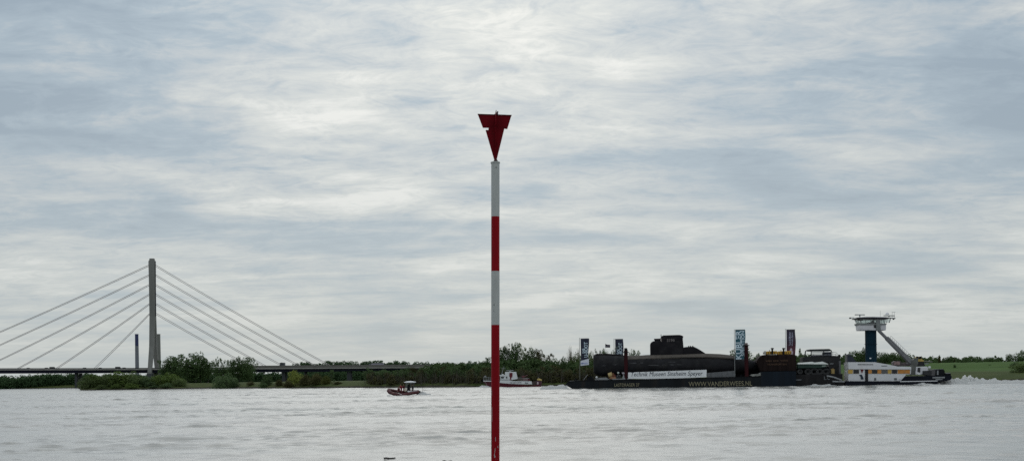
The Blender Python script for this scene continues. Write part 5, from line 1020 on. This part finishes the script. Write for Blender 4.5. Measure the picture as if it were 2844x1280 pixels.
qs([(1437, 1057.5), (1437, 1050), (1450, 1049.5), (1452, 1057.5)], 1, 3.5, 'deck_box', mat('brown_box', (.10, .085, .07), .7, .3)); qs([(1450, 1057), (1450, 1049.5), (1454, 1049), (1466, 1049.5), (1466, 1057)], 1.2, 3.4, 'pump_frame', mat('dusty_rose', (.19, .13, .13), .7, .3, 1)); qs([(1466, 1057), (1467, 1052), (1471.5, 1052), (1471.5, 1057)], 1.2, 3, 'red_box', FR)
cyl(Q, 1453.5, 1055, 1044, 2, .45, 'monitor_base', FR, fb); MB().tube([Q.L(1449, 1044.5, 2), Q.L(1458, 1044.5, 2), Q.L(1466, 1041.5, 2)], .24, 8, .12).build('water_monitor', FR, fb)
MB().tube([Q.L(1437, 1048.5, .5), Q.L(1470, 1049.5, .5)], .07, 5).build('guard_rail', LGREY, fb)
a, b_ = Q.L(1417, 1062.5, -.02), Q.L(1449, 1062.5, -.02); text('FEUERWEHR', 'lettering', mat('letter_dark_grey', (.12, .15, .15), .7), fb, a.x, a.z - .15, b_.x - a.x, .42, .0, bold=.02)
a, b_ = Q.L(1457, 1062.5, -.02), Q.L(1467, 1062.5, -.02); text('Xanten', 'lettering', mat('letter_script_dark', (.03, .05, .06), .7), fb, a.x, a.z - .25, b_.x - a.x, .55, .0, shear=.3, bold=.02)
qs([(1478, 1067), (1479, 1058), (1490, 1057.5), (1489, 1068)], .3, 4.2, 'stern_housing', mat('stern_dusty', (.07, .05, .045), .7, .3)); qs([(1491, 1067), (1492, 1060), (1495, 1059.5), (1496, 1066)], .1, .3, 'life_ring', mat('ring_pale', (.6, .5, .52), .6)); qs([(1489, 1070), (1490, 1056), (1501, 1056.5), (1505, 1060), (1503, 1070)], .35, 4.0, 'stern_box', mat('stern_maroon', (.075, .03, .042), .6, .3))
qs([(1490.5, 1054), (1495, 1049.5), (1503, 1052.5), (1505, 1055), (1503.5, 1057), (1492, 1055.5)], .3, 3.4, 'yellow_cover', mat('cover_yellow', (.55, .42, .14), .6, .15), bevel=.15); MB().tube([Q.L(1495.5, 1050, 1), Q.L(1495.5, 1045, 1)], .05, 5).build('flag_staff', LGREY, fb)
# ------------------------------------------------------------------ rescue boat with crew
Z_ = Frame(1074, 214, R(12)); RB = mat('tube_maroon', (.10, .028, .032), .5, .15, 1.5, dirt=(.30, .16, .13), dirt_amt=.45, dirt_scale=1.2)
rib = tag(Z_.empty('rescue_boat', Z_.L(1110, 1097).x, 1.2, 0), 'red inflatable rescue boat with white canopy speeding left', 'boat')
def zp(px, py, off): q = Z_.L(px, py, off); return Vector((q.x, off, q.z))
ny = 0.0
tb = [zp(1081, 1083, 1.2), zp(1079, 1085, .8), zp(1082, 1089, .4), zp(1092, 1092.5, .1), zp(1105, 1095.5, 0), zp(1120, 1095.5, 0), zp(1136, 1092, 0), zp(1150, 1089.5, 0), zp(1163, 1087.5, .05)]
MB().tube(tb, .37, 12, .27).build('side_tube', RB, rib, smooth=True)
tb2 = [zp(1081, 1083, 1.2), zp(1080, 1082, 1.7), zp(1086, 1083, 2.2), zp(1100, 1085.5, 2.5), zp(1120, 1088, 2.5), zp(1163, 1085.5, 2.5)]
MB().tube(tb2, .36, 12, .26).build('side_tube', RB, rib, smooth=True)
slab(Z_, [(1084, 1088), (1104, 1092), (1163, 1087.5), (1163, 1093), (1120, 1099), (1100, 1099)], .15, 2.35, 'hull_floor', BLK, rib)
slab(Z_, [(1132, 1086), (1133, 1084), (1146, 1085.5), (1158, 1083), (1158, 1090), (1150, 1091), (1134, 1090)], .0, .4, 'white_locker', LETW, rib); MB().tube([zp(1110, 1093.5, -.28), zp(1116, 1095.5, -.28)], .06, 5).build('grab_line', LETW, rib)
slab(Z_, [(1158, 1091.5), (1159, 1084.5), (1167, 1084.5), (1169, 1087), (1166, 1090)], .9, 1.6, 'outboard_engine', BLK, rib)
cn = [zp(1121.5, 1060.3, 1.2), zp(1156, 1061, 1.2)]; xm = (cn[0].x + cn[1].x) / 2; wl = (cn[1].x - cn[0].x) / 2; zc = (cn[0].z + cn[1].z) / 2
MB().lathe([(wl * .6, -.14), (wl, -.02), (wl * .96, .06), (wl * .6, .16), (.1, .2)], (0, 0, 0), 24); cm = MB().lathe([(wl * .7, -.16), (wl, -.02), (wl * .93, .06), (wl * .5, .2), (.1, .24)], (0, 0, 0), 24)
cm.v = [(xm + x, 1.2 + y * .75, zc + z) for x, y, z in cm.v]; cm.build('canopy', LETW, rib, smooth=True)
for px, oo in ((1127.5, .5), (1141, .5), (1127.5, 1.9), (1149, 1.9)): MB().tube([zp(px, 1088, oo), zp(px, 1062, oo)], .05, 6).build('canopy_post', mat('post_dark_steel', (.10, .10, .11), .4), rib)
slab(Z_, [(1131, 1086), (1131.5, 1068), (1138, 1067), (1140, 1086)], .9, 1.6, 'steering_console', BLK, rib); slab(Z_, [(1127.5, 1074), (1128, 1063.5), (1134, 1063.5), (1134, 1074)], 1.0, 1.4, 'screen', GLS, rib)
MB().tube([zp(1173.8, 1090, 1.2), zp(1174, 1075, 1.2)], .03, 5).build('stern_pole', BLK, rib); MB().tube([zp(1164, 1086.5, 1.2), zp(1174, 1088, 1.2)], .05, 5).build('stern_arm', BLK, rib)
SKIN = mat('skin', (.42, .24, .17), .6, .05); HAIR = mat('hair_fair', (.20, .15, .09), .8); SUITR = mat('suit_red', (.20, .010, .018), .7, .25, 4); SUITD = mat('suit_dark_red', (.10, .010, .016), .7, .3, 4); SUITB = mat('suit_black', (.010, .010, .012), .6)
def person(fr, k, off, z, J, suit, label, face=-1, hair=HAIR, vest=None):
    """one skinned body grown over a posed skeleton; J: joints (x forward, y side, z up) in metres from the feet"""
    o = tag(fr.empty('person', k, off, z), label, 'person')
    names = ['pelvis', 'waist', 'chest', 'neck', 'head', 'crown', 'lsh', 'lel', 'lwr', 'rsh', 'rel', 'rwr', 'lhip', 'lkn', 'lan', 'lto', 'rhip', 'rkn', 'ran', 'rto']
    rad = dict(pelvis=.16, waist=.14, chest=.17, neck=.06, head=.095, crown=.08, lsh=.075, lel=.052, lwr=.035, rsh=.075, rel=.052, rwr=.035, lhip=.105, lkn=.068, lan=.045, lto=.04, rhip=.105, rkn=.068, ran=.045, rto=.04)
    rad = {k_: v_ * (1.45 if k_ in ('chest', 'waist', 'pelvis', 'lsh', 'rsh', 'lel', 'rel', 'lhip', 'rhip', 'lkn', 'rkn') else 1.15 if k_ in ('lan', 'ran', 'head') else 1.) for k_, v_ in rad.items()}
    ed = [('pelvis', 'waist'), ('waist', 'chest'), ('chest', 'neck'), ('neck', 'head'), ('head', 'crown'), ('chest', 'lsh'), ('lsh', 'lel'), ('lel', 'lwr'), ('chest', 'rsh'), ('rsh', 'rel'), ('rel', 'rwr'), ('pelvis', 'lhip'), ('lhip', 'lkn'), ('lkn', 'lan'), ('lan', 'lto'), ('pelvis', 'rhip'), ('rhip', 'rkn'), ('rkn', 'ran'), ('ran', 'rto')]
    pts = {n: Vector(J[n]) for n in names}
    for s in ('l', 'r'):                                         # palm and five curled fingers
        w_ = pts[s + 'wr']; d = (w_ - pts[s + 'el']).normalized(); sd_ = d.cross(Vector((0, 0, 1))).normalized() if abs(d.z) < .95 else Vector((0, 1, 0)); dn = d.cross(sd_)
        pts[s + 'pa'] = w_ + d * .07; rad[s + 'pa'] = .038; ed.append((s + 'wr', s + 'pa'))
        for i in range(5):
            b0 = pts[s + 'pa'] + sd_ * (.03 * (i - 1.5) if i < 4 else -.045); l = (.075, .085, .08, .06, .05)[i]
            pts[s + 'f%d' % i] = b0 + d * l * .6 + dn * .0; pts[s + 'g%d' % i] = b0 + d * l * .8 + dn * l * .5
            rad[s + 'f%d' % i] = .010; rad[s + 'g%d' % i] = .008; ed += [(s + 'pa', s + 'f%d' % i), (s + 'f%d' % i, s + 'g%d' % i)]
    idx = {n: i for i, n in enumerate(pts)}; me = bpy.data.meshes.new('body'); me.from_pydata([tuple(pts[n]) for n in idx], [(idx[a], idx[b]) for a, b in ed], [])
    ob = bpy.data.objects.new('body', me); C.objects.link(ob); md = ob.modifiers.new('s', 'SKIN')
    for n, i in idx.items(): me.skin_vertices[0].data[i].radius = (rad[n], rad[n]); me.skin_vertices[0].data[i].use_root = (n == 'pelvis')
    ob.modifiers.new('u', 'SUBSURF').levels = 1
    m2 = bpy.data.meshes.new_from_object(ob.evaluated_get(bpy.context.evaluated_depsgraph_get())); bpy.data.objects.remove(ob)
    m2.name = 'body'; m2.materials.clear(); m2.materials.append(suit); m2.materials.append(SKIN)
    hd = pts['head']; nk = pts['neck']
    for p_ in m2.polygons:
        c_ = p_.center; p_.use_smooth = True
        if (c_ - hd).length < .16 or (c_ - pts['crown']).length < .12 or min((c_ - pts['lpa']).length, (c_ - pts['rpa']).length) < .07 + .04: p_.material_index = 1
    b = link(m2, 'body', o)
    up_ = (pts['crown'] - nk).normalized(); f_ = Vector((face, 0, 0)); 
    hm = MB()
    c0 = hd + up_ * .045 - f_ * .015
    for i in range(6):
        ph = i / 5 * math.pi / 2; rr_ = .105 * math.cos(ph)
        hm.v += [tuple(c0 + Vector((rr_ * math.cos(a), rr_ * math.sin(a), .1 * math.sin(ph)))) for a in np.linspace(0, 2 * math.pi, 14, endpoint=False)]
    hm.f = [(i * 14 + k_, i * 14 + (k_ + 1) % 14, (i + 1) * 14 + (k_ + 1) % 14, (i + 1) * 14 + k_) for i in range(5) for k_ in range(14)]
    hh = link(bpy.data.meshes.new('hair'), 'hair', o); hh.data.from_pydata(hm.v, [], hm.f); hh.data.materials.append(hair)
    fm = MB(); side = Vector((0, 1, 0))
    for s in (-1, 1): fm.box(hd + f_ * .088 + side * .032 * s + up_ * .01, (.012, .018, .010))
    fm.box(hd + f_ * .105 - up_ * .015, (.025, .018, .03)); fm.box(hd + f_ * .09 - up_ * .05, (.01, .04, .01))
    e_o = link(bpy.data.meshes.new('face'), 'face', o); e_o.data.from_pydata(fm.v, [], fm.f); e_o.data.materials.append(mat('face_dark', (.12, .05, .04), .6))
    if vest:
        vm = MB(); ch = pts['chest']; vm.lathe([(.24, -.30), (.30, -.2), (.32, 0), (.27, .14), (.14, .2)], (0, 0, 0), 14); vm.v = [tuple(ch + Vector((x * .9, y * 1.1, z))) for x, y, z in vm.v]
        ve = link(bpy.data.meshes.new('life_vest'), 'life_vest', o); ve.data.from_pydata(vm.v, [], vm.f); ve.data.materials.append(vest)
    return o
def sit(fx=-1, reach=.35, lean=.08):
    return dict(pelvis=(0, 0, .52), waist=(fx * lean * .5, 0, .72), chest=(fx * lean, 0, .98), neck=(fx * lean * 1.4, 0, 1.20), head=(fx * lean * 1.7, 0, 1.33), crown=(fx * lean * 1.7, 0, 1.43),
                lsh=(fx * lean, .20, 1.10), lel=(fx * .2, .27, .84), lwr=(fx * reach, .18, .72), rsh=(fx * lean, -.20, 1.10), rel=(fx * .2, -.27, .84), rwr=(fx * reach, -.18, .72),
                lhip=(fx * .02, .10, .50), lkn=(fx * .44, .13, .50), lan=(fx * .40, .13, .08), lto=(fx * .56, .13, .04), rhip=(fx * .02, -.10, .50), rkn=(fx * .44, -.13, .50), ran=(fx * .40, -.13, .08), rto=(fx * .56, -.13, .04))
def stand(fx=-1, reach=.4, lean=.06, s=1.):
    J = dict(pelvis=(0, 0, .95), waist=(fx * lean * .4, 0, 1.12), chest=(fx * lean, 0, 1.34), neck=(fx * lean * 1.3, 0, 1.53), head=(fx * lean * 1.5, 0, 1.66), crown=(fx * lean * 1.5, 0, 1.75),
                lsh=(fx * lean, .20, 1.45), lel=(fx * .15, .26, 1.18), lwr=(fx * reach, .2, 1.1), rsh=(fx * lean, -.20, 1.45), rel=(fx * .15, -.26, 1.18), rwr=(fx * reach, -.2, 1.1),
                lhip=(0, .10, .92), lkn=(fx * .08, .12, .50), lan=(0, .12, .08), lto=(fx * .15, .13, .04), rhip=(0, -.10, .92), rkn=(fx * .05, -.12, .50), ran=(0, -.12, .08), rto=(fx * .15, -.13, .04))
    return {k: tuple(c * s for c in v) for k, v in J.items()}
zf = Z_.L(1118, 1092, 1).z
person(Z_, Z_.L(1108, 1090, 1.3).x, .7, zf - .1, sit(-1, .3, .1), SUITD, 'person in dark red crouching lowest at the rescue boat bow', vest=SUITD)
person(Z_, Z_.L(1115.5, 1090, 1).x, 1.2, zf, stand(-1, .3, .12, 1.0), SUITR, 'person in bright red jacket standing foremost in the rescue boat', vest=SUITR)
person(Z_, Z_.L(1122.5, 1090, 1.6).x, 1.8, zf + .02, stand(-1, .4, .05, 1.0), SUITR, 'person behind the red jacket, half hidden, before the console', vest=SUITD)
person(Z_, Z_.L(1146, 1088, 1.2).x, 1.2, zf + .1, stand(-1, .38, .04, .95), SUITB, 'person in black steering under the white canopy', hair=mat('hair_grey', (.2, .19, .19), .8))
bag = thing(Z_, 'rescue_bag', 1125, 1086, -.05, 'round cream rescue bag hanging at the rescue boat side', 'bag'); a = zp(1126, 1082, .1); bgm = MB().lathe([(.1, -.33), (.24, -.25), (.29, 0), (.24, .25), (.1, .33)], (0, 0, 0), 14); bgm.v = [(a.x + x, a.y + y * .6, a.z + z) for x, y, z in bgm.v]; bgm.build('bag_body', mat('cream_bag', (.62, .56, .46), .7), bag, smooth=True); MB().tube([a + Vector((-.1, 0, .3)), a + Vector((0, 0, .42)), a + Vector((.1, 0, .3))], .02, 5).build('strap', BLK, bag)
# ------------------------------------------------------------------ foam and bow waves
FOAM = mat('foam_white', (.93, .93, .92), .8, .02, 1.5, spec=.4); WAVE = mw
ft = FOAM.node_tree; fp = ft.nodes['Principled BSDF']; ftr = ft.nodes.new('ShaderNodeBsdfTranslucent'); ftr.inputs[0].default_value = (.97, .97, .96, 1); fms = ft.nodes.new('ShaderNodeMixShader'); fms.inputs[0].default_value = .5
ft.links.new(fp.outputs[0], fms.inputs[1]); ft.links.new(ftr.outputs[0], fms.inputs[2]); ft.links.new(fms.outputs[0], ft.nodes['Material Output'].inputs[0])
def ridge(fr, pts, depth, off, label, m, name='wake_foam', seed=0, crest=.5):
    """a lumpy heap of broken water: crest line given by (px, py) and the water line below it"""
    rr_ = np.random.default_rng(seed); n = (len(pts) - 1) * 12 + 1; nyy = 14; vs = []
    X_ = np.interp(np.linspace(0, 1, n), np.linspace(0, 1, len(pts)), [fr.L(x, y, off).x for x, y in pts]); H_ = (1.3 if depth > 4.5 else 1.) * np.interp(np.linspace(0, 1, n), np.linspace(0, 1, len(pts)), [max(.0, fr.L(x, y, off).z) for x, y in pts])
    co_ = rr_.normal(0, 1, (n // 5 + 3, 6)); jit_ = np.zeros((n, nyy + 1))
    for i in range(n):
        for j in range(nyy + 1):
            u_, v2_ = i / 5, j / nyy * 4; a_, b2_ = int(u_), int(v2_); fu, fv = u_ - a_, v2_ - b2_; fu = fu * fu * (3 - 2 * fu); fv = fv * fv * (3 - 2 * fv)
            jit_[i, j] = (co_[a_, b2_] * (1 - fu) + co_[a_ + 1, b2_] * fu) * (1 - fv) + (co_[a_, b2_ + 1] * (1 - fu) + co_[a_ + 1, b2_ + 1] * fu) * fv + rr_.normal(0, .18)
    for i in range(n):
        for j in range(nyy + 1):
            f_ = j / nyy; prof_ = math.sin(math.pi * f_) ** 1.2; h = H_[i] * prof_ * (1 + .22 * jit_[i, j]) - .12
            vs.append((X_[i] + .12 * jit_[i, (j * 3) % nyy], off + (f_ - .5) * depth, h if 0 < j < nyy else -.3))
    c_ = nyy + 1; fs = [(i * c_ + j, (i + 1) * c_ + j, (i + 1) * c_ + j + 1, i * c_ + j + 1) for i in range(n - 1) for j in range(nyy)]
    o = MB().add(vs, fs).build(name, m, None, smooth=True); e = fr.O; o.location = (e.x, e.y, 0); o.rotation_euler = (0, 0, fr.th); return tag(o, label, 'foam', kind='stuff')
ridge(F, [(2590, 1062), (2606, 1058), (2618, 1057.5), (2632, 1055), (2645, 1053.5), (2655, 1053), (2668, 1054), (2678, 1049.5), (2688, 1048.5), (2693, 1044.5), (2700, 1048), (2708, 1052), (2722, 1054), (2742, 1053.5), (2770, 1056), (2800, 1056), (2830, 1055.5), (2900, 1057)], 7, 4, 'boiling white propeller wash behind the tug', FOAM, seed=1)
ridge(F, [(2690, 1062), (2710, 1058), (2740, 1057), (2780, 1057.5), (2810, 1058), (2850, 1056.5), (2900, 1057)], 5, -1, 'second foam line of the tug wash running out right', FOAM, seed=11)
ridge(F, [(2225, 1070), (2250, 1068.5), (2262, 1066), (2290, 1066), (2305, 1067), (2330, 1070)], 2.4, -1.4, 'white water breaking between pontoon and tug', FOAM, seed=2)
ridge(F, [(2535, 1067), (2550, 1063.5), (2565, 1062), (2578, 1063), (2596, 1065), (2610, 1063)], 2.4, -1.6, 'small white breaker at the tug\'s stern', FOAM, seed=3)
ridge(F, [(2420, 1069.5), (2440, 1066), (2460, 1065), (2485, 1066), (2505, 1069)], 3, -2.4, 'smooth swell beside the tug', WAVE, 'swell', seed=4)
ridge(F, [(1500, 1076), (1512, 1071), (1524, 1068), (1545, 1069), (1568, 1069.5), (1574, 1070.5), (1582, 1077), (1592, 1080)], 4, -1.5, 'bow wave rolling ahead of the barge', FOAM, seed=5)
ridge(Q, [(1322, 1075.5), (1330, 1073), (1338, 1069.5), (1350, 1070), (1362, 1072), (1372, 1075)], 3, -.6, 'white bow wave of the fire boat', FOAM, seed=6)
ridge(Z_, [(1076, 1094), (1084, 1095), (1096, 1099), (1110, 1101), (1122, 1099), (1135, 1097), (1150, 1095), (1168, 1091), (1180, 1089), (1196, 1091)], 1.2, -.75, 'white spray along the rescue boat', FOAM, seed=7)
ridge(Z_, [(1160, 1090), (1172, 1086), (1180, 1087), (1190, 1091)], 1.6, 1.2, 'white wash behind the rescue boat engine', FOAM, seed=8)
